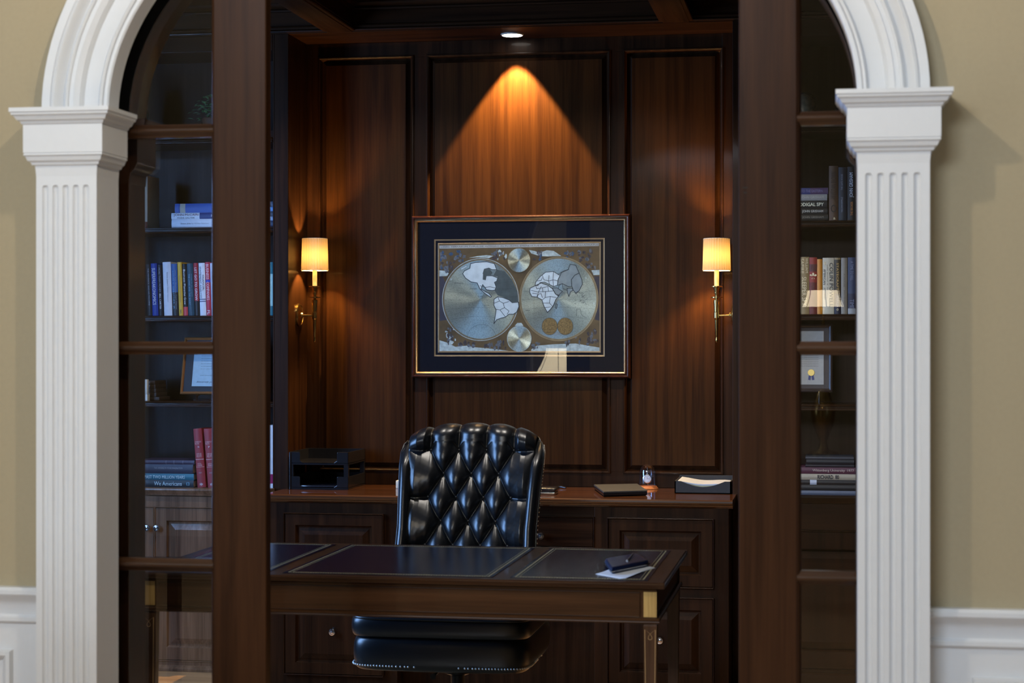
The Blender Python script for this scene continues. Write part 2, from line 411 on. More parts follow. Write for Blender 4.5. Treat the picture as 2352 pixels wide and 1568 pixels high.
pilaster('trim_pilaster_right', XR, XR+.163, 4.40, YW1)

def sweep_arch(prof, name, m, parent=None):              # prof (outward offset, y)
    b = MB(); n = 72; secs = []
    for i in range(n+1):
        t = PI*i/n
        secs.append([(ACX-(AA+o)*math.cos(t), y, AZ+(AB+o)*math.sin(t)) for o, y in prof])
    b.loft(secs, closed=True, caps=True)
    return struct(b.build(name, m, org=(ACX, prof[0][1], AZ), smooth=28))
ap = [(0, YW1), (0, 4.478), (.004, 4.474), (.012, 4.474), (.013, 4.479), (.0155, 4.472), (.021, 4.469), (.0245, 4.473), (.026, 4.481), (.028, 4.4815),
      (.066, 4.4815), (.068, 4.476), (.074, 4.467), (.084, 4.462), (.087, 4.460), (.0875, 4.463), (.099, 4.463), (.100, 4.458), (.1045, 4.455), (.1085, 4.458), (.1095, 4.466),
      (.116, 4.470), (.123, 4.462), (.127, 4.452), (.134, 4.446), (.141, 4.448), (.143, 4.453), (.145, 4.450), (.166, 4.450), (.166, YW1)]
sweep_arch(ap, 'trim_archivolt', M['white'])

# the dark twin of the arch on the study side
def inner_pilaster(name, x0, x1):
    b = MB().box(x0, x1, YR1, YR1+.022, 0, 1.87)
    o = struct(b.build(name, M['wood_v'], org=((x0+x1)/2, YR1, 0)))
    k = MB(); cap_stack(k, x0, x1, YR0+.001, YR1+.022, [(1.846, .0012), (1.872, .003), (1.884, .014), (1.897, .021), (1.902, .021), (1.972, .021), (1.983, .030), (1.995, .040), (2.012, .042)], back=True)
    k.build('capital', M['wood_v'], o, smooth=25)
inner_pilaster('trim_inner_pilaster_left', XL-.15, XL)
inner_pilaster('trim_inner_pilaster_right', XR, XR+.15)
sweep_arch([(0, YR0), (0, YR1+.03), (.02, YR1+.034), (.03, YR1+.026), (.10, YR1+.026), (.12, YR1+.04), (.15, YR1+.04), (.15, YR0)], 'trim_inner_archivolt', M['wood_v'])

# ------------------------------------------------------------------ sliding glazed doors
def sliding_door(name, xa, xb, lead):    # lead: 'R' = leading stile on the right side
    y0, y1 = 4.560, 4.603; w = .139; z0, z1 = .01, 2.62
    o = MB()
    (sx0, sx1), (tx0, tx1) = ((xb-w, xb), (xa, xa+.12)) if lead == 'R' else ((xa, xa+w), (xb-.12, xb))
    o.box(sx0, sx1, y0, y1, z0, z1); o.box(tx0, tx1, y0, y1, z0, z1)
    gx0, gx1 = (tx1, sx0) if lead == 'R' else (sx1, tx0)
    o.box(gx0, gx1, y0, y1, z0, z0+.24); o.box(gx0, gx1, y0, y1, z1-.14, z1)
    d = struct(o.build(name, M['door_wood'], org=((xa+xb)/2, y0, z0), bev=.003))
    zs = [.868, 1.420, 1.973]
    for z in zs:
        h = .0125
        pr = [(y0+.014, z-h-.004), (y0+.010, z-h+.002), (y0+.001, z-h+.007), (y0-.001, z), (y0+.001, z+h-.007), (y0+.010, z+h-.002), (y0+.014, z+h+.004), (y1-.006, z+h+.004), (y1-.006, z-h-.004)]
        MB().prism(pr, gx0, gx1, 'X').build('muntin', M['muntin_wood'], d, smooth=50)
    # glazing bead along the stiles, and the panes
    bd = MB()
    for x, s in ((gx0, 1), (gx1, -1)):
        pts = [(x, y0+.004), (x+s*.004, y0+.006), (x+s*.008, y0+.014), (x+s*.010, y0+.020), (x, y0+.020)]
        bd.prism(pts, z0+.24, z1-.14, 'Z')
    bd.build('glazing_bead', M['door_wood'], d, smooth=50)
    edges = [z0+.24] + zs + [z1-.14]
    for a, b_ in zip(edges, edges[1:]):
        MB().rings(gx0-.004, gx1+.004, a, b_, [(0, y0+.020)]).build('pane', M['glass'], d)
    return d
dl = sliding_door('door_1', -2.42, -1.400, 'R')
dr = sliding_door('door_2', -0.216, 0.80, 'L')
lz = PZ(1710, 436, 4.56)
MB().box(PX(1705, 4.56), PX(1718, 4.56), 4.5595, 4.561, lz+.004, lz+.007).box(PX(1707, 4.56), PX(1716, 4.56), 4.5595, 4.561, lz-.008, lz-.005).build('door_latch', M['dark'], dr)  # two small dark strips stand for the latch on the stile

# ------------------------------------------------------------------ panelled niche at the back of the study
b = MB().box(RX0, RX1, YB, YB+.15, 0, CEIL)
zr1, zr0 = PZ(951, 132.6, YB), PZ(859, 1076.5, YB)        # panel openings, top and bottom
xs = [PX(738, YB), PX(950, YB), PX(986, YB), PX(1400, YB), PX(1437, YB), PX(1659, YB)]
ys = YB-.028
b.box(NXL, xs[0], ys, YB, ZC, ZN); b.box(xs[1], xs[2], ys, YB, zr0, zr1); b.box(xs[3], xs[4], ys, YB, zr0, zr1); b.box(xs[5], NXR, ys, YB, ZC, ZN)
b.box(xs[0], xs[5], ys, YB, ZC, zr0); b.box(xs[0], xs[5], ys, YB, zr1, ZN)
wb = struct(b.build('wall_back', M['wood_v'], org=(-1.37, YB, 0), bev=.0015))
for i in (0, 2, 4):
    m_ = MB().rings(xs[i], xs[i+1], zr0, zr1, [(-.008, ys), (-.006, ys-.007), (-.001, ys-.008), (.004, ys-.004), (.007, ys+.010), (.009, ys+.016), (.012, ys+.019), (.030, ys+.006), (.0305, ys+.003)], cap=False)
    m_.build('panel_moulding', M['wood_v'], wb, smooth=30)
    MB().rings(xs[i]+.0305, xs[i+1]-.0305, zr0+.0305, zr1-.0305, [(0, ys+.004), (.0005, ys+.003)]).build('panel_field', M['panel'], wb)
# niche cheeks
for nm, x0, x1, s in (('wall_niche_left', NXL-.062, NXL, 1), ('wall_niche_right', NXR, NXR+.062, -1)):
    struct(MB().box(x0, x1, YF, YB, (ZC-.04 if s > 0 else 0), ZN).build(nm, M['wood_v'], bev=.0015))
# header over niche and bookcases, soffit
sf = MB().box(RX0, RX1, YF, YB+.15, ZN, CEIL)
sf = struct(sf.build('ceiling_soffit', M['wood_h'], org=(-1.37, YF, ZN)))
def crown(y, z0, z1, s=-1):     # coffer mouldings on the header face
    return [(y, z0), (y+s*.014, z0+.001), (y+s*.016, z0+.006), (y+s*.012, z0+.011), (y+s*.008, z0+.013), (y+s*.008, z0+.017), (y+s*.011, z0+.021), (y+s*.008, z0+.027), (y, z0+.030)]
XB = [-3.56, -2.10, -.6375, .83]
for i in range(len(XB)-1):
    x0, x1 = XB[i]+.056, XB[i+1]-.056
    m_ = MB()
    m_.prism(crown(YF, ZN+.003, 0), x0, x1, 'X'); m_.prism([(YF, ZN+.092), (YF-.012, ZN+.094), (YF-.016, ZN+.100), (YF-.012, ZN+.107), (YF-.022, ZN+.112), (YF-.030, ZN+.124), (YF-.030, ZN+.130), (YF-.044, ZN+.146), (YF-.056, ZN+.156), (YF-.056, ZN+.164), (YF-.062, ZN+.168), (YF-.066, CEIL), (YF, CEIL)], x0, x1, 'X')
    struct(m_.build('trim_coffer_%d' % (i+1), M['wood_h'], smooth=30))
def beam(name, x0, x1, y0, y1):
    o = struct(MB().box(x0, x1, y0, y1, ZN, CEIL).build(name, M['wood_y'], bev=.002))
    k = MB()
    for xx, s in ((x0, -1), (x1, 1)):
        k.prism([(xx, ZN+.003), (xx+s*.014, ZN+.004), (xx+s*.016, ZN+.009), (xx+s*.012, ZN+.014), (xx+s*.008, ZN+.020), (xx+s*.011, ZN+.024), (xx, ZN+.033)], y0, y1, 'Y')
        k.prism([(xx, ZN+.092), (xx+s*.014, ZN+.096), (xx+s*.012, ZN+.107), (xx+s*.030, ZN+.124), (xx+s*.050, ZN+.156), (xx+s*.060, CEIL), (xx, CEIL)], y0, y1, 'Y')
    k.build('moulding', M['wood_y'], o, smooth=30)
for i, x in enumerate(XB):
    beam('trim_beam_%d' % (i+1), x-.056, x+.056, YR1, YF)
struct(MB().box(RX0, RX1, 6.30, 6.42, ZN+.004, CEIL).build('trim_cross_beam', M['wood_h'], bev=.002))
# recessed ceiling light
rx, rz = -.169*8.10, ZN
rl = thing('recessed_light', (rx, 8.10, ZN), 'small round recessed downlight in the dark wood soffit above the framed map', 'ceiling light')
MB().lathe([(.050, -.003), (.050, 0), (.040, .001), (.040, -.004), (.048, -.005)], (rx, 8.10, rz), 32).build('trim_ring', mat('cream_trim_ring', (.55, .48, .40), .4), rl, smooth=40)
MB().lathe([(.0001, -.0055), (.044, -.0055)], (rx, 8.10, rz), 32, cap=False).build('lens', mat('lit_lens', (1, .97, .92), .3, emis=(1, .93, .84), es=14), rl)
lightin(rl, 'bulb', 'SPOT', (rx, 8.141, rz-.008), 360, (1.0, .62, .26), rot=(0, 0, 0), spot_size=math.radians(71), spot_blend=.2, shadow_soft_size=.012)

# two added, unseen recessed lights in the coffers, aimed to brighten the niche
for x_, lab_ in ((-1.85, 'left'), (-.90, 'right')):
    r2 = thing('recessed_light', (x_, 6.90, CEIL), 'round recessed downlight added out of view in the coffer above the chair, %s one of two' % lab_, 'ceiling light', 'added recessed lights in the study coffers')
    MB().lathe([(.050, -.003), (.050, 0), (.040, .001), (.040, -.004), (.048, -.005)], (x_, 6.90, CEIL), 32).build('trim_ring', M['white'], r2, smooth=40)
    MB().lathe([(.0001, -.0035), (.041, -.0035)], (x_, 6.90, CEIL), 32, cap=False).build('lens', bpy.data.materials['lit_lens'], r2)
    lightin(r2, 'bulb', 'SPOT', (x_, 6.90, CEIL-.012), 70, (1.0, .93, .84), rot=(math.radians(29), 0, 0), spot_size=math.radians(84), spot_blend=.55, shadow_soft_size=.02)

# ------------------------------------------------------------------ bookcases
Z_OPEN_T, Z_RAIL1, Z_RAIL0 = 2.715, 2.365, 2.312
SHELVES = [1.945, 1.555, 1.178]
def raised_door(parent, x0, x1, z0, z1, y, matf, matp, st=.075, knob=None, name='door', flat=False):
    b = MB()
    if flat:
        b.rings(x0, x1, z0, z1, [(0, y+.018), (0, y), (.0015, y-.001)])
    else:
        b.rings(x0, x1, z0, z1, [(0, y+.018), (0, y+.001), (.0015, y), (st, y), (st+.001, y+.004), (st+.006, y+.011), (st+.007, y+.013), (st+.012, y+.013), (st+.040, y+.001)], cap=True)
    o = b.build(name, matf, parent, smooth=20)
    # the bead around the opening
    k = MB().rings(x0-.006, x1+.006, z0-.006, z1+.006, [(0, y+.010), (0, y-.004), (.002, y-.0055), (.004, y-.004), (.0045, y+.010)], cap=False)
    k.build('bead', matf, parent, smooth=40)
    if knob:
        kn = MB().lathe([(.009, 0), (.009, -.002), (.005, -.004), (.0045, -.012), (.0125, -.015), (.015, -.021), (.0125, -.026), (.008, -.0265), (.007, -.0245), (.0001, -.0265)], (knob[0], y, knob[1]), 20, axis='Y')
        kn.build('knob', M['nickel'], o, smooth=40)
    return o
def bookcase(xa, xb, label, doors, ledge):
    o = thing('bookcase', ((xa+xb)/2, 8.08, 0), label, 'bookcase')
    yb = YB-.018
    for sa, sb in ((xa, xa+.008), (xb-.008, xb)): MB().box(sa, sb, YF, yb, ZC, ZN).build('side_panel', M['wood_v'], o, bev=.0015)
    MB().box(xa+.008, xb-.008, yb, YB, ZC, ZN).build('back_panel', M['case_back'], o)
    r = MB().box(xa+.008, xb-.008, YF, yb, Z_OPEN_T, ZN-.001)
    r.build('top_rail', M['wood_h'], o, bev=.002)
    r = MB().box(xa+.008, xb-.008, YF+.004, yb, Z_RAIL0+.004, Z_RAIL1)
    r.prism([(YF+.004, Z_RAIL0), (YF-.006, Z_RAIL0+.002), (YF-.007, Z_RAIL0+.007), (YF-.002, Z_RAIL0+.010), (YF-.005, Z_RAIL0+.015), (YF+.001, Z_RAIL0+.021), (YF+.004, Z_RAIL0+.024)], xa+.008, xb-.008, 'X')
    r.build('middle_rail', M['wood_h'], o, bev=.001)
    for z in SHELVES:
        s = MB().box(xa+.008, xb-.008, YF+.024, yb, z-.022, z)
        s.prism([(YF+.025, z-.026), (YF+.016, z-.026), (YF+.013, z-.023), (YF+.014, z-.019), (YF+.018, z-.017), (YF+.018, z-.009), (YF+.013, z-.007), (YF+.012, z-.002), (YF+.015, z), (YF+.025, z)], xa+.008, xb-.008, 'X')
        s.build('shelf', M['wood_h'], o, smooth=35)
    yf = YF-.06 if ledge else YF-.002
    body = MB().box(xa, xb, yf+.012, YB, .0, ZC-.012)
    if ledge:
        body.box(xa, xb, yf-.002, yf+.03, .717, ZC-.036); body.box(xa, xb, yf-.002, yf+.03, .0, .044)
        body.box(xa, xa+.06, yf-.002, yf+.03, .04, .72); body.box(xb-.06, xb, yf-.002, yf+.03, .04, .72)
        body.prism([(yf, .0), (yf-.018, .0), (yf-.018, .012), (yf-.006, .024), (yf, .026)], xa, xb, 'X')
    else:
        body.box(xa, xb, yf, yf+.03, .655, ZC-.030); body.box(xa, xb, yf, yf+.03, .0, .075)
        body.prism([(yf, .0), (yf-.012, .0), (yf-.012, .055), (yf-.004, .062), (yf, .064)], xa, xb, 'X')
    body.build('cabinet_body', M['base_wood'] if ledge else M['wood_h'], o, bev=.0015)
    lg = MB()
    lg.prism([(YB, ZC-.012), (yf, ZC-.034), (yf-.010, ZC-.032), (yf-.014, ZC-.022), (yf-.020, ZC-.016), (yf-.024, ZC-.008), (yf-.022, ZC-.002), (yf-.018, ZC), (YB, ZC)], xa, xb, 'X')
    lg.build('counter_ledge', M['base_wood'] if ledge else M['wood_h'], o, smooth=35)
    for (a, b_, kx) in doors:
        if ledge: raised_door(o, a, b_, .047, .712, yf, M['base_wood'], None, .055, (kx, .625), 'cabinet_door')
        else: raised_door(o, a, b_, .080, .648, yf-.001, M['wood_v'], None, .07, None, 'cabinet_door')
    return o
YL = YF-.06
xm = PX(354.5, YL)
bookcase(-3.60, NXL-.062, 'tall built-in mahogany bookcase left of the panelled niche, seen through the left glass door', [(xm-.50, xm-.001, PX(341, YL)), (xm+.001, xm+.502, PX(363, YL))], True)
bookcase(NXR+.062, .95, 'tall built-in mahogany bookcase right of the panelled niche, seen through the right glass door', [(-.27, .30, 0), (.31, .90, 0)], False)

# ================================================================== CREDENZA UNDER THE NICHE
YK = 7.63
def pedestal(x0, x1, label, drawers):
    o = thing('pedestal_cabinet', ((x0+x1)/2, 7.95, 0), label, 'cabinet', 'drawer pedestals under the niche counter')
    MB().box(x0, x1, YK, YB-.002, .0, ZC-.036).build('body', M['wood_v'], o, bev=.002)
    for (a, b_, z0, z1, kz, op) in drawers:
        f = MB().rings(a, b_, z0, z1, [(0, YK), (0, YK-.005), (.003, YK-.006)])
        d = raised_door(o, a, b_, z0, z1, YK-.016, M['wood_v'], None, .045, ((a+b_)/2, kz), 'drawer_front')
    return o
za, zb, zc_, zd = PZ(770, 1181, YK), PZ(1520, 1345, YK), PZ(1520, 1373, YK), PZ(770, 1547, YK)
px0, px1 = PX(657, YK), PX(880, YK)
pedestal(NXL, PX(913, YK), 'dark wood two-drawer pedestal left of the kneehole, behind the black chair', [(px0, px1, zb, za, (za+zb)/2, 0), (px0, px1, zd, zc_, PZ(764, 1449, YK), 0)])
px0, px1 = PX(1399, YK), PX(1637, YK)
pedestal(PX(1365, YK), NXR, 'dark wood two-drawer pedestal right of the kneehole, behind the right end of the desk', [(px0, px1, zb, za, (za+zb)/2, 0), (px0, px1, zd, zc_, PZ(1517, 1468, YK), 0)])
k0, k1 = PX(913, YK), PX(1365, YK)
kd = thing('pencil_drawer_unit', ((k0+k1)/2, 7.9, .60), 'shallow pencil drawer unit over the kneehole between the two pedestals', 'drawer')
MB().box(k0+.001, k1-.001, YK+.01, YB-.3, .595, ZC-.036).build('body', M['wood_h'], kd)
raised_door(kd, k0+.012, k1-.006, .60, PZ(1240, 1188, YK), YK, M['wood_h'], None, .04, (PX(1244, YK), PZ(1244, 1230, YK)), 'drawer_front', flat=True)
struct(MB().box(k0, k1, YK+.10, YK+.13, 0, .76).build('wall_kneehole_back', M['wood_v']))
wt = MB()
wp = [(YB-.029, ZC-.035), (YC+.030, ZC-.035), (YC+.026, ZC-.030), (YC+.016, ZC-.028), (YC+.012, ZC-.022), (YC+.004, ZC-.019), (YC, ZC-.012), (YC+.001, ZC-.005), (YC+.006, ZC), (YB-.029, ZC)]
wt.prism(wp, NXL-.012, NXR+.016, 'X')
wt = wt.build('worktop', M['counter'], smooth=35); tag(wt, 'polished reddish wood countertop running across the niche above the drawer pedestals', 'worktop')

# ================================================================== WALL SCONCES
def pleated_shade(c, r0, r1, z0, z1, n=32):
    b = MB(); seg = n*4; secs = []
    for z, r in ((z0, r0), (z0+.003, r0+.001), (z0+.006, r0), (z1-.006, r1), (z1-.003, r1+.001), (z1, r1)):
        row = []
        for i in range(seg):
            a = 2*PI*i/seg; rr = r + (.0018 if (i % 4) in (0, 1) else -.0012)
            if z in (z0, z1): rr = r+.0006
            row.append((c[0]+rr*math.cos(a), c[1]+rr*math.sin(a), z))
        secs.append(row)
    b.loft(secs, caps=False); return b
def shade_mat(name, col, emis, es, trans=None):
    m, t, n, bs = newmat(name); out = n['Material Output']
    bs.inputs['Base Color'].default_value = tuple(col)+(1,); bs.inputs['Roughness'].default_value = .8
    bs.inputs['Emission Color'].default_value = tuple(emis)+(1,); bs.inputs['Emission Strength'].default_value = es
    tl = n.new('ShaderNodeBsdfTranslucent'); tl.inputs[0].default_value = tuple(trans or col)+(1,)
    mx = n.new('ShaderNodeMixShader'); mx.inputs[0].default_value = .45
    t.links.new(bs.outputs[0], mx.inputs[1]); t.links.new(tl.outputs[0], mx.inputs[2]); t.links.new(mx.outputs[0], out.inputs[0])
    return m
M['shade'] = shade_mat('pleated_silk_shade', (.75, .55, .28), (1.0, .62, .20), .10, (.024, .0170, .0080))
M['candle'] = mat('lit_candle_sleeve', (.85, .62, .25), .5, emis=(1.0, .60, .16), es=.75)
M['bulb'] = mat('lit_bulb', (1, .8, .5), .3, emis=(1.0, .78, .42), es=30)
SY = 8.08
def sconce(xc, s, label):                # s: +1 = wall to the right of the candle
    xw = NXR if s > 0 else NXL
    def z(py): return CZ+(HZ-py)*(-xc*ST+SY*CT)/FPX
    o = thing('wall_sconce', (xw, SY, z(722)), label, 'sconce', 'brass candle sconces in the niche')
    pleated_shade((xc, SY), .0585, .0550, z(621), z(548)).build('lamp_shade', M['shade'], o, smooth=60)
    rim = MB().tube([(xc+.0588*math.cos(a*PI/16), SY+.0588*math.sin(a*PI/16), z(621)) for a in range(32)], .0014, 6, closed=True)
    rim.build('shade_rim', M['cream'], o, smooth=60); rim = MB()
    rim.tube([(xc+.0552*math.cos(a*PI/16), SY+.0552*math.sin(a*PI/16), z(548)) for a in range(32)], .0014, 6, closed=True)
    rim.build('shade_rim', M['cream'], o, smooth=60)
    MB().lathe([(.0098, z(660)), (.0102, z(640)), (.0098, z(612)), (.009, z(610))], (xc, SY, 0), 20).build('candle_sleeve', M['candle'], o, smooth=40)
    MB().lathe([(.006, z(618)), (.010, z(615)), (.011, z(610)), (.009, z(606)), (.004, z(603)), (.0005, z(602))], (xc, SY, 0), 16).build('light_bulb', M['bulb'], o, smooth=60)
    body = MB().lathe([(.0001, z(787)), (.004, z(785)), (.0056, z(781)), (.004, z(777)), (.0035, z(775)), (.0055, z(773)), (.0085, z(735)), (.0105, z(731)), (.0125, z(730)), (.0125, z(717)), (.0105, z(716)), (.0135, z(692)), (.0135, z(689)), (.007, z(688)), (.006, z(685)),
                       (.026, z(684)), (.026, z(682)), (.006, z(681)), (.006, z(678)), (.0105, z(673)), (.0105, z(671)), (.009, z(670)), (.013, z(660)), (.026, z(659)), (.026, z(657)), (.012, z(656))], (xc, SY, 0), 24)
    body.build('candle_cup', M['brass'], o, smooth=35)
    MB().tube([(xc, SY, z(724)), (xw-s*.012, SY, z(724))], .0042, 12).build('arm', M['brass'], o, smooth=40)
    pl = MB().lathe([(.050, 0), (.050, -s*.006), (.046, -s*.010), (.043, -s*.011), (.042, -s*.009), (.038, -s*.010), (.030, -s*.013), (.012, -s*.016), (.010, -s*.022), (.0001, -s*.023)], (xw, SY, z(723)), 32, axis='X')
    pl.build('backplate', M['brass'], o, smooth=35)
    lightin(o, 'bulb_light', 'POINT', (xc, SY, z(588)), 27, (1.0, .57, .18), shadow_soft_size=.013)
sconce(PX(723, SY), -1, 'brass candle sconce with pleated shade on the left cheek of the niche')
sconce(PX(1646, SY), 1, 'brass candle sconce with pleated shade on the right cheek of the niche')

# ================================================================== FRAMED MAP
YP = 8.185
fx0, fz1 = P(947, 497, YP); fx1, fz0 = P(1445, 867, YP)
fx0 = (PX(946, YP)); fx1 = PX(1447, YP)
fz1 = PZ(1197, 493.5, YP); fz0 = PZ(1197, 868.5, YP)
fw, fh = fx1-fx0, fz1-fz0
pc = thing('framed_map', ((fx0+fx1)/2, YB-.030, fz0), 'large framed double-hemisphere world map with a wide navy mat hanging on the niche wall', 'picture', rot=(0, 0, 0))
M['frame'] = mat('dark_mahogany_frame', (.030, .009, .006), .18, coat=.8, coatr=.06, noise=.3, nscale=20)
M['gilt'] = mat('gilt_fillet', (.78, .50, .24), .26, metal=1.0, noise=.08, nscale=200)
M['navy'] = mat('navy_mat_board', (.0024, .0031, .0080), .85, noise=.25, nscale=500, spec=.2)
MB().rings(fx0, fx1, fz0, fz1, [(0, YB-.029), (0, YP+.012), (.003, YP+.004), (.006, YP), (.010, YP-.001), (.012, YP+.003), (.014, YP+.003), (.016, YP+.006), (.019, YP+.009)], cap=False).build('frame', M['frame'], pc, smooth=35)
MB().rings(fx0+.019, fx1-.019, fz0+.019, fz1-.019, [(0, YP+.009), (.001, YP+.005), (.003, YP+.003), (.006, YP+.004), (.009, YP+.010), (.010, YP+.012), (.010, YP+.017)], cap=False).build('gold_liner', M['gilt'], pc, smooth=60)
# picture coordinates: u 0..1 over the zoomed print, from the photograph's proportions
def QX(zx): return PX(940+zx/3.919, YP+.016)
def QZ(zy): return fz0 + fh*(1530-zy)/(1530-52)
YM = YP+.016
ax0, ax1, az0, az1 = QX(230), QX(1760), QZ(1332), QZ(265)
mt = MB(); X0, X1, Z0, Z1 = fx0+.024, fx1-.024, fz0+.024, fz1-.024
mt.box(X0, ax0, YM, YM+.002, Z0, Z1).box(ax1, X1, YM, YM+.002, Z0, Z1).box(ax0, ax1, YM, YM+.002, Z0, az0).box(ax0, ax1, YM, YM+.002, az1, Z1)
i1 = (ax1-ax0)*.0085; i2 = (ax1-ax0)*.022
mt.rings(ax0+i1, ax1-i1, az0+i1, az1-i1, [(0, YM+.0015), (i2-i1, YM+.0015)], cap=False)
mt.build('mat_board', M['navy'], pc)
MB().rings(ax0, ax1, az0, az1, [(0, YM), (.001, YM+.0005), (i1, YM+.001)], cap=False).rings(ax0+i2, ax1-i2, az0+i2, az1-i2, [(0, YM+.0016), (.0015, YM+.0012), (i1, YM+.002)], cap=False).build('mat_fillet', mat('bronze_fillet', (.30, .20, .10), .4, metal=.6, noise=.1), pc)
YA = YM+.0022
MP = {
 'ground': mat('print_brown_ground', (.105, .068, .026), .42, metal=.25, noise=.35, nscale=14),
 'title': mat('print_title_band', (.36, .36, .33), .5, noise=.1),
 'ink': mat('print_ink', (.035, .045, .047), .6),
 'land': mat('print_pale_land', (.50, .57, .57), .45, metal=.0, noise=.12, nscale=30),
 'land2': mat('print_grey_land', (.20, .24, .235), .45, metal=.0, noise=.15, nscale=30),
 'sea_dark': mat('print_dark_sea', (.055, .072, .066), .5, noise=.2),  # darker ink tone of the printed sea
 'rim': mat('print_rim_gold', (.26, .20, .11), .35, metal=.6, noise=.15),
 'gold': mat('print_gold_disc', (.20, .13, .045), .45, metal=.4, noise=.5, nscale=160),
 'violet': mat('print_violet_band', (.028, .024, .034), .6, noise=.2),
 'fig1': mat('print_figures_grey', (.09, .10, .11), .55, noise=.5, nscale=120),
 'fig2': mat('print_figures_blue', (.022, .055, .11), .55, noise=.5, nscale=120),
 'fig3': mat('print_figures_dark', (.045, .032, .028), .55, noise=.5, nscale=120),
 'snow': mat('print_pale_hills', (.38, .45, .43), .5, noise=.3, nscale=60)}
def foil(name, col, rough, aniso, metal):
    m, t, n, bs = newmat(name)
    bs.inputs['Base Color'].default_value = tuple(col)+(1,); bs.inputs['Metallic'].default_value = metal
    bs.inputs['Roughness'].default_value = rough; bs.inputs['Anisotropic'].default_value = aniso
    tg = n.new('ShaderNodeTangent'); tg.direction_type = 'RADIAL'; tg.axis = 'Y'
    t.links.new(tg.outputs[0], bs.inputs['Tangent'])
    # engraved text and grid, as a fine noise
    tc = n.new('ShaderNodeTexCoord'); no = n.new('ShaderNodeTexNoise'); no.inputs['Scale'].default_value = 260; no.inputs['Detail'].default_value = 4
    t.links.new(tc.outputs['Object'], no.inputs['Vector'])
    r = n.new('ShaderNodeValToRGB'); e = r.color_ramp.elements; e[0].position = .38; e[0].color = tuple(c*.72 for c in col)+(1,); e[1].position = .55; e[1].color = tuple(col)+(1,)
    t.links.new(no.outputs['Fac'], r.inputs[0]); t.links.new(r.outputs[0], bs.inputs['Base Color'])
    return m
M['foil_sea'] = foil('foil_sea', (.31, .36, .32), .40, .85, .65)
M['foil_disc'] = foil('foil_disc', (.55, .60, .52), .30, .85, .95)
order = list(MP.keys()); mats_ = [MP[k] for k in order]
def art(mb, key, pts, lift):
    mb.mi = order.index(key); mb.poly([(QX(x), YA-lift, QZ(y)) for x, y in pts])
def ell(cx, cy, rx_, ry_, n=64, a0=0, a1=2*PI): return [(cx+rx_*math.cos(a0+(a1-a0)*i/n), cy+ry_*math.sin(a0+(a1-a0)*i/n)) for i in range(n)]
def strip(mb, key, pts, w, lift, closed=True):
    mb.mi = order.index(key); n = len(pts)
    for i in range(n if closed else n-1):
        x0, y0 = pts[i]; x1, y1 = pts[(i+1) % n]; dx, dy = x1-x0, y1-y0; L = math.hypot(dx, dy) or 1
        nx, ny = -dy/L*w/2, dx/L*w/2; ex, ey = dx/L*w*.3, dy/L*w*.3
        mb.poly([(QX(a), YA-lift, QZ(c)) for a, c in ((x0+nx-ex, y0+ny-ey), (x1+nx+ex, y1+ny+ey), (x1-nx+ex, y1-ny+ey), (x0-nx-ex, y0-ny-ey))])
a = MB()
art(a, 'ground', [(262, 300), (1725, 300), (1725, 1296), (262, 1296)], 0)
art(a, 'title', [(274, 322), (1708, 310), (1708, 338), (274, 350)], .0002)
for pts in ([(274, 600), (305, 600), (345, 700), (310, 860), (345, 1000), (274, 1010)], [(1712, 610), (1665, 610), (1690, 760), (1700, 860), (1670, 1000), (1712, 1010)]): art(a, 'violet', pts, .0002)
art(a, 'snow', [(274, 548), (330, 552), (360, 575), (345, 600), (274, 604)], .0002)
art(a, 'snow', [(1640, 556), (1712, 552), (1712, 598), (1660, 600)], .0002)
art(a, 'snow', [(274, 1185), (340, 1205), (420, 1245), (520, 1235), (600, 1250), (740, 1262), (900, 1282), (274, 1284)], .0002)
art(a, 'snow', [(1080, 370), (1130, 378), (1170, 395), (1240, 372), (1300, 378), (1370, 425), (1250, 428), (1180, 425), (1100, 400)], .0002)
art(a, 'snow', [(540, 436), (620, 420), (700, 412), (760, 420), (720, 440), (620, 432)], .0002)
art(a, 'snow', [(1100, 1270), (1150, 1235), (1300, 1222), (1500, 1215), (1712, 1252), (1712, 1284), (1100, 1284)], .0002)
art(a, 'snow', [(952, 1055), (975, 1028), (1012, 1028), (1030, 1055)], .0002)
rnd = random.Random(5)
def blob(cx, cy, r1, r2, key, lift=.0004):
    n = rnd.randint(7, 11); art(a, key, [(cx+r1*rnd.uniform(.45, 1.1)*math.cos(2*PI*i/n), cy+r2*rnd.uniform(.45, 1.1)*math.sin(2*PI*i/n)) for i in range(n)], lift)
for cx, cy, sx, sy, ks, n in ((350, 470, 60, 85, ('fig2', 'fig1', 'fig3'), 22), (470, 420, 55, 45, ('fig1', 'fig2'), 10), (380, 1150, 50, 75, ('fig1', 'fig3', 'snow'), 20), (520, 1225, 80, 25, ('fig1', 'fig3'), 10),
                       (1600, 460, 75, 85, ('fig3', 'fig1', 'fig3'), 24), (1440, 420, 45, 25, ('fig1', 'fig2'), 6), (1640, 1170, 50, 80, ('fig3', 'fig1'), 18), (810, 410, 70, 35, ('fig3', 'fig1', 'snow'), 14),
                       (700, 1235, 70, 25, ('fig3', 'fig1'), 8), (820, 1225, 50, 35, ('fig3', 'fig1'), 9), (1170, 420, 55, 40, ('fig3', 'fig2', 'fig1'), 10), (1480, 1190, 70, 40, ('fig3', 'fig1'), 9), (1150, 1235, 40, 25, ('fig3', 'fig1'), 6)):
    for i in range(n): blob(cx+rnd.uniform(-sx, sx), cy+rnd.uniform(-sy, sy), rnd.uniform(8, 24), rnd.uniform(10, 30), rnd.choice(ks), .0003+i*.00001)
HL, HR = (645, 816, 345, 376), (1348, 812, 357, 382)
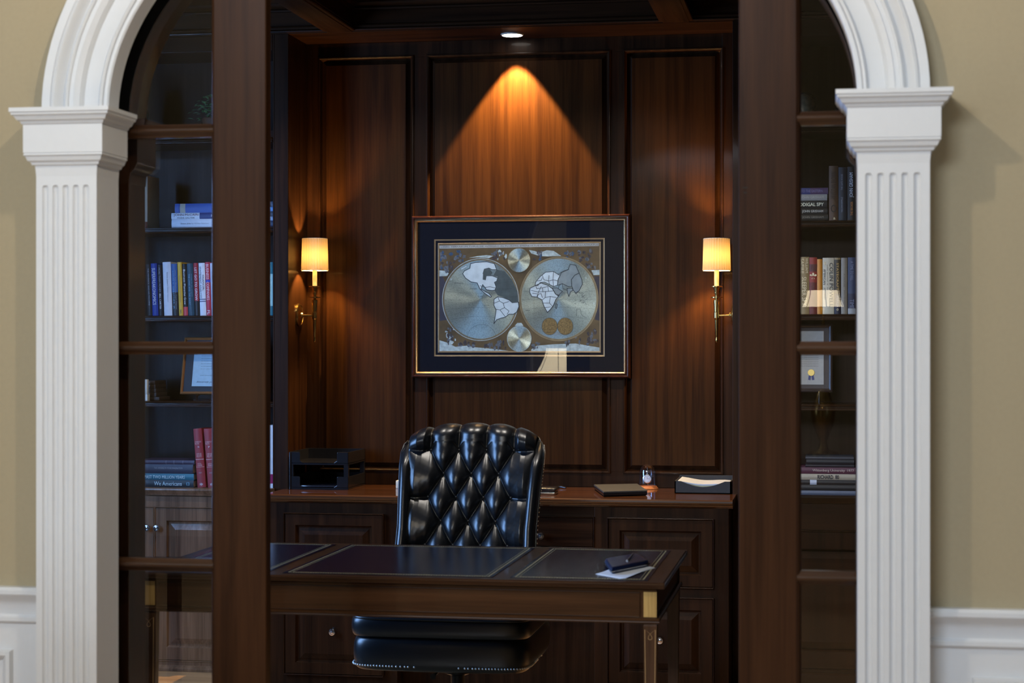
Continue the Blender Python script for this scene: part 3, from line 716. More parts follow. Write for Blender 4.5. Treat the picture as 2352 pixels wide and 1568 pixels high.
for c in (HL, HR):
    art(a, 'rim', ell(c[0], c[1], c[2], c[3]), .0006)
    strip(a, 'snow' if c is HL else 'rim', ell(c[0], c[1], c[2]-3, c[3]-3), 5, .0007); strip(a, 'ink', ell(c[0], c[1], c[2]-12, c[3]-12), 2, .0007)
a.build('map_print', mats_, pc)
for c in (HL, HR):
    MB().poly([(QX(x), YA-.0009, QZ(y)) for x, y in ell(c[0], c[1], c[2]-20, c[3]-20)]).build('hemisphere', M['foil_sea'], pc, org=(QX(c[0]), YA, QZ(c[1])))
d = MB(); a = d
for pts in ([(555, 490), (600, 478), (700, 472), (770, 490), (790, 545), (745, 545), (720, 530), (680, 540), (668, 580), (690, 600), (750, 600), (800, 620), (790, 650), (770, 660), (785, 700), (775, 730), (750, 735), (700, 728), (690, 715), (665, 680), (650, 720), (690, 745), (720, 760), (745, 790), (735, 795), (690, 765), (640, 720), (615, 665), (560, 655), (510, 620), (485, 580), (500, 555), (550, 530)],
            [(465, 535), (520, 505), (526, 515), (475, 545)],
            [(765, 815), (800, 790), (850, 800), (900, 820), (930, 845), (985, 840), (990, 880), (970, 930), (940, 950), (900, 950), (870, 975), (830, 985), (790, 1000), (765, 1035), (775, 980), (785, 910), (765, 870)],
            [(1085, 750), (1090, 715), (1140, 690), (1190, 668), (1250, 690), (1290, 720), (1320, 770), (1350, 780), (1320, 820), (1300, 870), (1270, 910), (1245, 935), (1215, 880), (1195, 820), (1150, 795), (1105, 790)]):
    art(d, 'land', pts, .0011); strip(d, 'ink', pts, 7 if pts[0][0] != 465 else 2, .0013)
for pts in ([(1140, 660), (1180, 610), (1230, 570), (1300, 565), (1340, 590), (1360, 600), (1340, 640), (1335, 690), (1300, 700), (1260, 680), (1220, 660), (1180, 665), (1160, 690), (1135, 690)],):
    art(d, 'land', pts, .0011); strip(d, 'ink', pts, 6, .0013)
for pts in ([(1335, 690), (1340, 640), (1360, 600), (1370, 575), (1430, 550), (1450, 500), (1500, 510), (1530, 580), (1490, 600), (1460, 640), (1465, 700), (1430, 700), (1380, 675)],
            [(1465, 700), (1460, 640), (1490, 600), (1530, 580), (1555, 640), (1560, 680), (1530, 740), (1500, 760), (1478, 735)],
            [(1420, 718), (1465, 715), (1478, 735), (1452, 750), (1438, 792), (1425, 750)], [(1290, 715), (1330, 712), (1380, 745), (1340, 785), (1315, 765)], [(1322, 855), (1335, 862), (1326, 900), (1316, 890)]):
    art(d, 'land2', pts, .0011); strip(d, 'ink', pts, 6, .0013)
art(d, 'sea_dark', [(680, 540), (720, 528), (752, 570), (735, 602), (700, 600), (692, 640), (665, 635), (668, 580)], .0014)
art(d, 'sea_dark', [(790, 545), (860, 560), (930, 640), (975, 740), (985, 835), (930, 842), (890, 815), (850, 795), (800, 780), (770, 730), (787, 700), (775, 665), (800, 630), (800, 610), (760, 598)], .0010)
for ln in ([(1150, 795), (1165, 750), (1190, 700)], [(1100, 735), (1165, 750), (1230, 745), (1300, 740)], [(1230, 745), (1225, 800), (1195, 825)], [(1225, 800), (1270, 790), (1325, 800)], [(1270, 790), (1265, 850), (1290, 880)], [(1205, 850), (1265, 850)], [(1225, 890), (1275, 885)],
           [(1140, 690), (1150, 720), (1200, 712), (1250, 700)], [(1200, 712), (1205, 750)], [(1250, 700), (1255, 745)], [(1110, 760), (1150, 765)], [(1200, 600), (1215, 640), (1260, 650), (1300, 640), (1335, 650)], [(1260, 600), (1255, 650), (1265, 680)], [(1300, 570), (1295, 640), (1300, 700)], [(1155, 650), (1190, 645), (1200, 620)],
           [(1340, 590), (1390, 560), (1440, 545)], [(1380, 675), (1385, 720), (1420, 735)], [(1380, 675), (1350, 690), (1345, 720)], [(800, 790), (815, 830), (850, 850), (860, 890), (900, 920), (885, 950)], [(850, 850), (900, 835)], [(765, 850), (815, 830)], [(860, 890), (820, 910), (785, 905)], [(820, 910), (850, 950), (870, 975)],
           [(690, 705), (730, 700), (775, 710)], [(640, 690), (690, 705)], [(1155, 795), (1165, 768), (1190, 765), (1200, 800)]):
    strip(d, 'ink', ln, 4.6, .0013, closed=False)
for y0_, k in ((820, 0), (740, 18), (650, 30), (905, -18), (1000, -30)):
    for c in (HL, HR):
        hw = (c[2]-24)*math.sqrt(max(0, 1-((y0_-c[1])/(c[3]-24))**2)) if True else 0
        strip(d, 'ink', [(c[0]-hw+2*hw*i/16, y0_+k*(1-(2*i/16-1)**2)) for i in range(17)], 1.3, .00105, closed=False)
strip(d, 'ink', ell(655, 1168, 130, 125, 24, PI, 2*PI), 1.6, .0012, closed=False)
strip(d, 'ink', [(1505, 968), (1508, 905), (1540, 905), (1548, 945), (1560, 965), (1600, 985)], 3, .0012, closed=False)
for i in range(26):
    t = rnd.uniform(0, 1); x, y = 1490+rnd.uniform(0, 110), 750+rnd.uniform(0, 110); strip(d, 'ink', [(x, y), (x+rnd.uniform(-25, 25), y+rnd.uniform(-12, 12))], 3, .0012, closed=False)
for x, y in ((382, 630), (1590, 625), (1663, 853)): art(d, 'snow', ell(x, y, 8, 9, 8), .0012)
for cx in (1265, 1405): art(d, 'gold', ell(cx, 1060, 68, 76, 40), .0014); strip(d, 'ink', ell(cx, 1060, 70, 78, 40), 3, .0015)
art(d, 'land2', [(1275, 1140), (1335, 1105), (1390, 1140)], .0014)
d.build('continents', mats_, pc)
for cx, cy, rx_, ry_ in ((990, 461, 101, 109), (993, 1172, 108, 115)):
    o_ = MB().poly([(QX(x), YA-.0018, QZ(y)) for x, y in ell(cx, cy, rx_, ry_)]).build('celestial_disc', M['foil_disc'], pc, org=(QX(cx), YA, QZ(cy)))
rb = MB(); a = rb; strip(rb, 'snow', ell(993, 1172, 108, 115), 5, .0021); rb.build('disc_rim', mats_, pc); rb = MB(); strip(rb, 'rim', ell(990, 461, 101, 109), 4, .0021); rb.build('disc_rim', mats_, pc)
tx = MB()
put_text(tx, 'ORBIS TERRARUM TYPUS DE INTEGRO IN PLURIMIS EMENDATUS AUCTUS ET ICUNCULIS ILLUSTRATUS', QX(991), QZ(330), QX(1700)-QX(284), .0062, YA-.0006, ang=.35)
tx.build('title_lettering', MP['ink'], pc); tx = MB()
for s_, x, y, w_ in (('MAR', 585, 718, 60), ('DEL', 648, 788, 46), ('ZUR', 700, 870, 50), ('MAR', 895, 632, 70), ('DEL', 910, 718, 46), ('NORT', 955, 790, 60), ('OCEANUS', 450, 665, 80), ('INDIA', 1070, 915, 40)):
    put_text(tx, s_, QX(x), QZ(y), QX(x+w_)-QX(x), .0042, YA-.0016); tx.build('sea_lettering', MP['ink'], pc); tx = MB()
for k in range(8): put_text(tx, 'the parts of the world newly drawn', QX(640), QZ(1005+k*11), QX(130)-QX(0), .0018, YA-.0016, bold=0)
tx.build('cartouche_lettering', MP['ink'], pc)
MB().poly([(fx0+.024, YM-.004, fz0+.024), (fx1-.024, YM-.004, fz0+.024), (fx1-.024, YM-.004, fz1-.024), (fx0+.024, YM-.004, fz1-.024)]).build('glazing', M['pic_glass'], pc)
pc.rotation_euler = (0, 0, math.radians(0.75)); pc.location.y -= .010      # it hangs a touch askew

# ================================================================== DESK
DX0, DX1, DY0, DY1, DZ = -2.022, -.457, 5.26, 6.127, .76
dk = thing('writing_desk', ((DX0+DX1)/2, (DY0+DY1)/2, 0), 'long walnut writing desk with three gold-tooled dark leather panels in its top', 'desk')
t_ = MB()
def reed(y, s):    # reeded edge profile (y outwards s)
    pts = [(y-s*.020, DZ-.001), (y-s*.004, DZ), (y-s*.001, DZ-.002), (y, DZ-.004)]
    for k in range(3):
        z = DZ-.0045-k*.0040; pts += [(y+s*.0012, z-.0008), (y+s*.0018, z-.0018), (y+s*.0012, z-.0028), (y-s*.0014, z-.0036)]
    pts += [(y-s*.002, DZ-.0175), (y-s*.020, DZ-.0175)]
    return pts
t_.box(DX0+.02, DX1-.02, DY0+.02, DY1-.02, DZ-.0175, DZ-.001)
t_.prism(reed(DY0, -1), DX0, DX1, 'X'); t_.prism(reed(DY1, 1), DX0, DX1, 'X')
for x, s in ((DX0, -1), (DX1, 1)):
    pr = reed(x, s); t_.loft([[(p[0], DY0, p[1]) for p in pr], [(p[0], DY1, p[1]) for p in pr]])
t_.build('tabletop', M['desk_wood'], dk, smooth=35)
lx = [DX0+.062, -1.640, -1.568, -.967, -.893, -.520]
ly0, ly1 = DY0+.062, DY1-.045
for i in (0, 2, 4):
    x0, x1 = lx[i], lx[i+1]
    MB().box(x0-.012, x1+.012, ly0-.012, ly1+.012, DZ-.004, DZ+.0006).build('leather_panel', M['desk_leather'], dk)
    g = MB()
    for off, w_ in ((.000, .0040), (.011, .0016)):
        X0_, X1_, Y0_, Y1_ = x0+off, x1-off, ly0+off, ly1-off
        for (a0, a1, b0, b1) in ((X0_, X1_, Y0_, Y0_+w_), (X0_, X1_, Y1_-w_, Y1_), (X0_, X0_+w_, Y0_, Y1_), (X1_-w_, X1_, Y0_, Y1_)):
            if off: g.box(a0, a1, b0, b1, DZ, DZ+.0009); continue
            L = max(a1-a0, b1-b0); n = int(L/.0075)
            for k in range(n):
                f0, f1 = k/n, (k+.68)/n
                if a1-a0 > b1-b0: g.box(a0+L*f0, a0+L*f1, b0, b1, DZ, DZ+.0009)
                else: g.box(a0, a1, b0+L*f0, b0+L*f1, DZ, DZ+.0009)
    g.build('gold_tooling', M['gold_line'], dk)
AXA, AXB, AYA, AYB = -1.999, -.480, DY0+.022, DY1-.022       # apron box
ap_ = MB()
zt_, zb_ = DZ-.0175, .643
for (x0, x1, y0, y1) in ((AXA, AXB, AYA+.004, AYA+.022), (AXA, AXB, AYB-.022, AYB-.004), (AXA+.004, AXA+.022, AYA+.03, AYB-.03), (AXB-.022, AXB-.004, AYA+.03, AYB-.03)):
    ap_.box(x0, x1, y0, y1, zb_+.004, zt_)
ap_.box(AXA, AXB, AYA-.002, AYA+.02, zt_-.010, zt_)
ap_.rings(AXA+.047, AXB-.047, zb_+.016, zt_-.013, [(0, AYA+.004), (0, AYA), (.001, AYA-.0008), (.002, AYA), (.0025, AYA+.003)], cap=False)
ap_.build('apron', M['desk_wood'], dk, bev=.001)
lm = MB()
def lowm(c, s): return [(c, zb_), (c+s*.004, zb_), (c+s*.007, zb_+.003), (c+s*.006, zb_+.006), (c+s*.009, zb_+.008), (c+s*.009, zb_+.011), (c+s*.004, zb_+.0145), (c, zb_+.015)]
lm.prism(lowm(AYA, -1), AXA-.008, AXB+.008, 'X'); lm.prism(lowm(AYB, 1), AXA-.008, AXB+.008, 'X')
lm.prism(lowm(AXA, -1), AYA, AYB, 'Y'); lm.prism(lowm(AXB, 1), AYA, AYB, 'Y')
lm.build('lower_moulding', M['desk_wood'], dk, smooth=35)
for (x, sx) in ((AXA, 1), (AXB, -1)):
    for (y, sy) in ((AYA, 1), (AYB, -1)):
        w = .037; cx, cy = x+sx*w/2, y+sy*w/2
        def sq(h, z): return [(cx-h, cy-h, z), (cx+h, cy-h, z), (cx+h, cy+h, z), (cx-h, cy+h, z)]
        L = MB().loft([sq(w/2-.0015, zt_), sq(w/2-.0015, zb_+.016), sq(w/2-.0015, zb_), sq(w/2-.001, zb_-.004), sq(w/2+.001, zb_-.006), sq(.0135, .10), sq(.0125, .035), sq(.017, .03), sq(.017, 0)])
        lg = L.build('leg', M['desk_leg'], dk, bev=.001)
        bk = MB()
        ya, yb2 = (y-.0005, y+.001) if sy > 0 else (y-.001, y+.0005)
        n = 9
        for k in range(n):
            a0 = x+sx*(w*k/n); a1 = x+sx*(w*(k+.72)/n)
            yy = y-sy*.0012
            bk.box(a0, a1, yy, y+sy*.002, zb_+.0175, zt_-.011)
        bk.box(x, x+sx*w, y-sy*.0003, y+sy*.002, zb_+.0175, zt_-.011)
        bk.build('fluted_inlay', M['inlay_gold'], lg)
        st = MB()
        yo = cy-sy*(w/2+.0004)
        def fr(z): return w/2-.0035 if z > .6 else (w/2-.0035) + (.0135-.004-(w/2-.0035))*(.637-z)/(.537)
        zz = [.625, .5, .3, .12]
        for s2 in (-1, 1): st.tube([(cx+s2*fr(z), cy-sy*((w/2+.001)+(.0135-w/2-.001)*(.637-z)/.537+.0002), z) for z in zz], .0009, 6)
        lp = []
        for k in range(41):
            t = -1.25+2.5*k/40; lp.append((cx+ (fr(.62))*(t**3-.86*t)/(1.25**3-.86*1.25), cy-sy*(w/2-.0000), .597+.0285*(t*t/1.5625)*1.0))
        st.tube(lp, .0009, 6)
        st.build('stringing', mat('pale_stringing', (.50, .32, .14), .4), lg)

# things lying on the desk
c4 = [G(1368, 1319, DZ), G(1424, 1330, DZ), G(1505, 1305, DZ), G(1450, 1294, DZ)]
ps = MB()
for k in range(3):
    z = DZ+.0012+k*.0007; r_ = Matrix.Rotation(math.radians(2.2*k), 3, 'Z'); c0 = Vector((sum(p[0] for p in c4)/4, sum(p[1] for p in c4)/4, 0))
    pp = [tuple(r_ @ (Vector((p[0], p[1], 0))-c0)+c0) for p in c4]
    ps.loft([[(p[0], p[1], z) for p in pp], [(p[0], p[1], z+.0005) for p in pp]])
tag(ps.build('paper_sheets', M['paper']), 'white sheets of paper under the navy case on the right end of the desk', 'paper')
q = [G(1404, 1322, DZ), G(1492, 1303, DZ), G(1462, 1286, DZ), G(1388, 1299, DZ)]
M['case'] = mat('navy_leather_case', (.004, .010, .042), .35, noise=.2, nscale=150, bump=.15, spec=.6)
cc = thing('zip_case', (sum(p[0] for p in q)/4, sum(p[1] for p in q)/4, DZ+.0035), 'small navy zip-around case lying on white papers at the right end of the desk', 'case')
def case_secs():
    out = []; cx = sum(p[0] for p in q)/4; cy = sum(p[1] for p in q)/4
    for z, s in ((.0, .92), (.002, .98), (.005, 1.0), (.012, 1.0), (.016, .985), (.019, .95), (.020, .88)):
        row = []
        for k in range(4):
            p0 = q[k]; pn = q[(k+1) % 4]; pp = q[k-1]
            for f, o_ in ((.10, pp), (0.03, None), (.10, pn)):
                t = p0 if o_ is None else (p0[0]+(o_[0]-p0[0])*f, p0[1]+(o_[1]-p0[1])*f)
                if o_ is None: t = (p0[0]+(cx-p0[0])*.05, p0[1]+(cy-p0[1])*.05)
                row.append((cx+(t[0]-cx)*s, cy+(t[1]-cy)*s, DZ+.0035+z))
        out.append(row)
    return out
MB().loft(case_secs()).build('body', M['case'], cc, smooth=50)
cxm, cym = sum(p[0] for p in q)/4, sum(p[1] for p in q)/4
zp = MB().tube([(cxm+(p[0]-cxm)*.99, cym+(p[1]-cym)*.99, DZ+.0115) for p in (q[3], q[0], q[1])], .0022, 6)
zp.build('zip', M['nickel'], cc, smooth=60)
pa, pb = G(1440, 1292, DZ+.02), G(1452, 1280, DZ+.022)
pn = MB().tube([(pa[0], pa[1], DZ+.026), (pb[0], pb[1]+.02, DZ+.030)], [.0035, .003], 8)
tag(pn.build('pen', cm((120, 125, 135), .3, 0.8), smooth=50), 'slim pen resting on top of the navy zip case', 'pen')

# ================================================================== CHAIR
CX, CY = -1.329, 6.72
ch = thing('executive_chair', (CX, CY, 0), 'black button-tufted leather executive swivel chair behind the desk', 'chair')
RZ = [1.030-.0866*i for i in range(8)]
dx, dz = .1045, .0866
def ycurve(x, z): return 6.764 + (z-.45)*.36 - .055*max(0, (.62-z))/.2*0 - .030*(abs(x)/.25)**2.2
def ztop(x): return 1.086 - .046*(abs(x)/.26)**2.6
NU, NV = 210, 260
def sn(a): return math.sqrt(math.sin(PI*a)**2 + .0035)
Wd = .240
rows = []
z_lo = .44; ROLL = .050
for j in range(NV+1):
    row = []
    v = j/NV
    for i in range(NU+1):
        x0 = -Wd + 2*Wd*i/NU
        zt2 = ztop(x0)
        Ls = zt2-z_lo; La = ROLL*PI*1.05; tot = Ls+La; s_ = v*tot
        u = x0/dx + .5; z_ = z_lo + min(s_, Ls); vv = (RZ[0]-z_)/dz
        if vv < 0:
            hh = sn(u)**.48
            if abs(x0) > 1.5*dx: hh = max(.0, min(1, (abs(x0)-1.5*dx)/.02))**.5 * min(1, max(.1, -vv/.45))**.5
            blend = min(1, -vv/.5)
            h2 = (sn(u+vv/2)*sn(u-vv/2))**.46
            hh = hh*blend + (1-blend)*min(hh, h2) if abs(x0) <= 1.5*dx else hh
        elif abs(x0) <= 1.5*dx:
            hh = (sn(u+vv/2)*sn(u-vv/2))**.46
        else:
            hb = sn(vv/2)**.46
            hi = (sn(vv/2)**2)**.46
            t = min(1, (abs(x0)-1.5*dx)/.03); hh = hi*(1-t)+hb*t
        edge = min(1, max(0, (Wd-abs(x0))/.035)); hh *= edge**.45
        crumple = .0002*math.sin(x0*230+z_*90)*math.sin(z_*260-x0*70)
        # on the roll the pleats fade out behind
        arc = max(0, s_-Ls)/ROLL
        amp = .048 if s_ <= Ls else .048*max(.35, 1-.35*arc)
        n_h = hh*amp + crumple*hh
        if s_ <= Ls:
            y = ycurve(x0, z_); p = (CX+x0*(1+.06*(z_-.8)), y-n_h, z_ - n_h*.20)
        else:
            th = min(arc, 3.3); yb0 = ycurve(x0, zt2); R = ROLL+n_h
            p = (CX+x0*(1+.06*(zt2-.8)), yb0+ROLL-R*math.cos(th), zt2 + R*math.sin(th)*.62 + .0)
        row.append(p)
    rows.append(row)
pad = MB().loft(rows, closed=False, caps=False); pad.build('tufted_backrest', M['black_leather'], ch, smooth=180)
for r_i in range(7):
    xs_ = (-1.5, -.5, .5, 1.5) if r_i % 2 == 0 else (-1, 0, 1)
    for k in xs_: z_ = RZ[r_i]; MB().ball((CX+k*dx*(1+.06*(z_-.8)), ycurve(k*dx, z_)-.004, z_), .0075, 12, (1, .6, 1)).build('button', M['black_leather'], ch, smooth=80)
# outer shell behind
sh = MB(); secs = []
for z in [.44, .5, .6, .7, .8, .9, 1.0, 1.05, 1.085]:
    hw = .248+.004*(z-.7); zz = z
    row = []
    for k in range(13):
        a = -PI/2+PI*k/12; x = hw*math.sin(a); row.append((CX+x, 6.804+(z-.45)*.36+.075*math.cos(a), zz-.05*(abs(x)/.27)**3*(1 if z > 1.0 else 0)))
    row += [(CX+hw*.96, 6.779+(z-.45)*.36, zz-(.045 if z > 1.0 else 0)), (CX-hw*.96, 6.779+(z-.45)*.36, zz-(.045 if z > 1.0 else 0))]
    secs.append(row)
sh.loft(secs).build('back_shell', M['black_leather'], ch, smooth=60)
for s in (-1, 1):
    secs = []; pip = []; nails = MB()
    path = [(.40, .262, .0), (.50, .254, .0), (.62, .241, .0), (.75, .238, .0), (.88, .244, .0), (.97, .249, .004), (1.02, .249, .012), (1.048, .243, .026), (1.060, .234, .045)]
    for z, xo, back in path:
        ry = .058 if z < 1.0 else max(.02, .058-(z-1.0)*.55); rx2 = .024 if z < 1.03 else .017
        yc = 6.749+(z-.45)*.36+back; row = []
        for k in range(20):
            a = 2*PI*k/20; row.append((CX+s*xo+rx2*math.cos(a)*abs(math.cos(a))**-.15 if abs(math.cos(a)) > 1e-3 else CX+s*xo, yc+ry*math.sin(a), z+ (.02*math.sin(a) if z > 1 else 0)))
        secs.append(row); pip.append((CX+s*(xo+.024), yc-.012, z))
    MB().loft(secs).build('side_wing', M['black_leather'], ch, smooth=70)
    MB().tube(pip, .0035, 8).build('piping', M['black_leather'], ch, smooth=60)
    for k in range(58):
        t = k/57*(len(pip)-2); i = int(t); f = t-i; a, c = pip[i], pip[i+1]
        nails.ball((a[0]+(c[0]-a[0])*f+s*.001, a[1]+(c[1]-a[1])*f+.017, a[2]+(c[2]-a[2])*f), .0034, 8)
    tag(nails.build('nailhead_trim', M['nail'], ch, smooth=80), kind='stuff')
# seat
def rounded(x0, x1, y0, y1, z0, z1, r, puff, n=24):
    b = MB(); cx, cy = (x0+x1)/2, (y0+y1)/2; hx, hy = (x1-x0)/2, (y1-y0)/2; secs = []
    for j in range(n+1):
        t = -PI/2+PI*j/n; k = (math.cos(t)**.45 if math.cos(t) > 1e-6 else 0.0)
        z = (z0+z1)/2+(z1-z0)/2*math.copysign(abs(math.sin(t))**.8, math.sin(t)); inset = (1-k)*r*1.4
        row = []
        for i in range(72):
            a = 2*PI*i/72; c, s2 = math.cos(a), math.sin(a); e = .22
            X = (hx-inset)*math.copysign(abs(c)**e, c); Y = (hy-inset)*math.copysign(abs(s2)**e, s2)
            if abs(Y) > hy*.6: Y *= 1+puff*(1-(X/hx)**2)
            row.append((cx+X, cy+Y, z))
        secs.append(row)
    return b.loft(secs)
SX0, SX1, SY0, SY1 = -1.660, -1.018, 6.36, 6.98
rounded(SX0, SX1, SY0-.004, SY1-.10, .408, .482, .022, .03).build('seat_cushion', M['black_leather'], ch, smooth=60)
rounded(SX0+.004, SX1-.004, SY0, SY1, .292, .412, .028, .03).build('seat_base', M['black_leather'], ch, smooth=60)
tf = MB(); rnd2 = random.Random(2)
for i in range(7):
    for j in range(5):
        tf.ball((SX0+.07+.084*i+(.04 if j % 2 else 0), SY0+.06+.085*j, .478), .05, 12, (.95, .95, .45))
tf.build('seat_tufts', M['black_leather'], ch, smooth=70)
nl = MB(); pp_ = MB(); hx, hy = (SX1-SX0)/2-.003, (SY1-SY0)/2+.001
per = []
for i in range(900):
    a = PI + PI*i/899; c, s2 = math.cos(a), math.sin(a); e = .22
    X = hx*math.copysign(abs(c)**e, c); Y = hy*math.copysign(abs(s2)**e, s2)
    if abs(Y) > hy*.6: Y *= 1+.03*(1-(X/hx)**2)
    per.append(Vector(((SX0+SX1)/2+X, (SY0+SY1)/2+Y, .312)))
acc = 0; last = per[0]; nl.ball(last, .004, 8)
for p in per[1:]:
    acc += (p-last).length; last = p
    if acc > .0104: nl.ball(p, .0036, 8); acc = 0
tag(nl.build('nailhead_trim', M['nail'], ch, smooth=80), kind='stuff')
pp_.tube([(p.x, p.y+.001 if p.y < 6.5 else p.y, .476) for p in per[::10]], .004, 6).build('piping', M['black_leather'], ch, smooth=60)
md = mat('dark_chair_metal', (.012, .012, .014), .35, metal=.6)
MB().rbox(CX-.13, CX+.13, 6.50, 6.86, .268, .293, .006).build('tilt_plate', md, ch, smooth=40)
MB().lathe([(.05, .268), (.05, .24), (.026, .23), (.026, .14), (.034, .135), (.034, .07)], (CX, 6.68, 0), 24).build('gas_column', md, ch, smooth=40)
lv = MB().tube([(CX-.05, 6.60, .262), (CX-.05, 6.52, .258), (CX-.05, 6.48, .258)], [.005, .005, .011], 10).build('tilt_knob', md, ch, smooth=60)
for k in range(5):
    a = math.radians(-90+18+72*k); c, s2 = math.cos(a), math.sin(a)
    arm = MB(); secs = []
    for r_, z, w_, h in ((.02, .115, .03, .03), (.10, .112, .026, .026), (.20, .098, .022, .020), (.29, .082, .018, .012)):
        x, y = CX+c*r_, 6.68+s2*r_; secs.append([(x-s2*w_, y+c*w_, z-h), (x+s2*w_, y-c*w_, z-h), (x+s2*w_*.8, y-c*w_*.8, z+h*.6), (x-s2*w_*.8, y+c*w_*.8, z+h*.6)])
    arm = arm.loft(secs).build('base_leg', M['wood_h'], ch, smooth=40)
    MB().lathe([(.006, -.016), (.025, -.014), (.027, 0), (.025, .014), (.006, .016)], (CX+c*.275, 6.68+s2*.275, .027), 16, axis='X').build('caster', M['black_plastic'], arm, smooth=40)

# ================================================================== ON THE WORKTOP
def ontop(name, loc, label, cat, rot=(0,0,0), group=None): return thing(name, loc, label, cat, group, rot)
# black two-tier letter tray
TX0, TX1, TY0, TY1 = -2.318, PX(799, 7.88), 7.885, 8.19
lt = ontop('letter_tray', ((TX0+TX1)/2, (TY0+TY1)/2, ZC), 'glossy black two-tier letter tray against the left cheek of the niche', 'letter tray')
def tier(z0, label):
    b = MB(); h = .056; t = .003
    b.box(TX0, TX1, TY0, TY1, z0+.006, z0+.010)
    fw_ = TX1-TX0; a0, a1 = TX0+fw_*.19, TX1-fw_*.19
    pts = [(TX0, z0), (TX1, z0), (TX1, z0+h), (a1+.004, z0+h), (a1, z0+h-.004), (a1, z0+.018), (a1-.012, z0+.010), (a0+.012, z0+.010), (a0, z0+.018), (a0, z0+h-.004), (a0-.004, z0+h), (TX0, z0+h)]
    b.prism(pts, TY0, TY0+t, 'Y'); b.box(TX0, TX0+t, TY0, TY1, z0, z0+h); b.box(TX1-t, TX1, TY0, TY1, z0, z0+h); b.box(TX0, TX1, TY1-t, TY1, z0, z0+h)
    o = b.build('tray', M['black_plastic'], lt, bev=.0012); return o
tier(ZC, ''); tier(ZC+.106, '')
for x in (TX0, TX1-.020):
    for ya in (TY0+.001, TY1-.020): MB().box(x, x+.020, ya, ya+.019, ZC+.055, ZC+.107).build('riser', M['black_plastic'], lt, bev=.001)
MB().tube([(TX0+.006, TY0+.001, ZC+.002), (TX0+.006, TY0+.001, ZC+.16)], .006, 12).build('corner_post', M['black_plastic'], lt, smooth=40)
tag(MB().rbox(TX0+.035, TX1-.035, TY0+.006, TY1-.03, ZC+.0102, ZC+.016, .002, 2).build('glossy_folder', mat('glossy_folder', (.02, .022, .03), .12, coat=1.0), smooth=40), 'glossy dark folder in the lower tier of the black letter tray', 'folder')
# cream box behind the chair
cb = MB().rbox(PX(909, 8.0), PX(909, 8.0)+.085, 8.0, 8.09, ZC, ZC+.034, .002, 2)
for k in range(3): cb.box(PX(909, 8.0)-.0004, PX(909, 8.0)+.03, 7.9994, 8.0, ZC+.007+.008*k, ZC+.0085+.008*k)
cb.mi = 0
tag(cb.build('card_stack', M['cream'], smooth=40), 'small stack of cream cards peeking out left of the chair back', 'cards')
# phone dock right of the chair
gx, gy = G(1278, 1137, ZC)
pd = ontop('phone_dock', (gx-.06, gy+.03, ZC), 'black device with a silver edge on the counter just right of the chair back', 'phone')
MB().rbox(gx-.14, gx-.006, gy, gy+.10, ZC, ZC+.012, .004).build('base', M['nickel'], pd, smooth=50)
MB().rbox(gx-.14, gx-.002, gy+.002, gy+.11, ZC+.0125, ZC+.030, .008).build('body', M['black_plastic'], pd, smooth=50)
MB().lathe([(.0001, 0), (.006, 0), (.006, .006), (.004, .009), (.0001, .010)], (gx-.075, gy+.06, ZC+.030), 14).build('button', M['nickel'], pd, smooth=50)
p0, p1 = G(1279, 1121, ZC), G(1300, 1122, ZC)
tag(MB().tube([(p0[0], p0[1], ZC+.005), ((p0[0]+p1[0])/2, p0[1]-.004, ZC+.007), (p1[0], p1[1], ZC+.004)], [.005, .005, .003], 8).build('usb_stick', M['black_plastic'], smooth=50), 'tiny black stick lying between the black device and the laptop', 'stick')
# laptop
lq = [G(1386, 1141, ZC), G(1487, 1138, ZC), G(1464, 1122, ZC), G(1364, 1124, ZC)]
la = ontop('laptop', (sum(p[0] for p in lq)/4, sum(p[1] for p in lq)/4, ZC), 'closed dark grey laptop on the counter left of the glass dome', 'laptop')
def quad(pts, s, z):
    cx = sum(p[0] for p in pts)/4; cy = sum(p[1] for p in pts)/4; return [(cx+(p[0]-cx)*s, cy+(p[1]-cy)*s, z) for p in pts]
MB().loft([quad(lq, .96, ZC+.001), quad(lq, 1, ZC+.006), quad(lq, 1, ZC+.014), quad(lq, .99, ZC+.0145)]).build('base', M['black_plastic'], la, bev=.001)
MB().loft([quad(lq, .99, ZC+.015), quad(lq, 1.0, ZC+.017), quad(lq, .995, ZC+.0225)]).build('lid', mat('laptop_lid', (.030, .033, .036), .5, noise=.2, nscale=200), la, bev=.001)
# glass dome with pocket watch
cx, cy = G(1487, 1118.5, ZC); cy = min(cy, 8.16); cx = PX(1487, cy)
gd = ontop('pocket_watch_dome', (cx, cy, ZC), 'silver pocket watch hanging under a small glass dome on a round wooden base', 'watch dome')
MB().lathe([(.048, 0), (.048, .003), (.043, .008), (.042, .011), (.039, .013), (.0001, .013)], (cx, cy, ZC), 36).build('base', wood('dome_base_wood', (.22, .075, .028), (.40, .16, .07), 'X', rough=.35), gd, smooth=40)
dp = [(.0345, .013), (.0345, .072)]+[(.0345*math.cos(PI/2*k/10), .072+.0345*math.sin(PI/2*k/10)) for k in range(1, 11)]
MB().lathe(dp, (cx, cy, ZC), 40, cap=False).build('glass_dome', M['dome_glass'], gd, smooth=80)
hk = MB().tube([(cx, cy+.012, ZC+.013), (cx, cy+.012, ZC+.088), (cx, cy+.008, ZC+.095), (cx, cy, ZC+.094), (cx, cy-.002, ZC+.086)], .0013, 8); hk.build('hook', M['nickel'], gd, smooth=60)
wt_ = MB().lathe([(.0001, -.004), (.016, -.004), (.020, -.0015), (.0205, .002), (.018, .005), (.0001, .006)], (cx, cy-.006, ZC+.044), 32, axis='Y').build('watch_case', M['nickel'], gd, smooth=40)
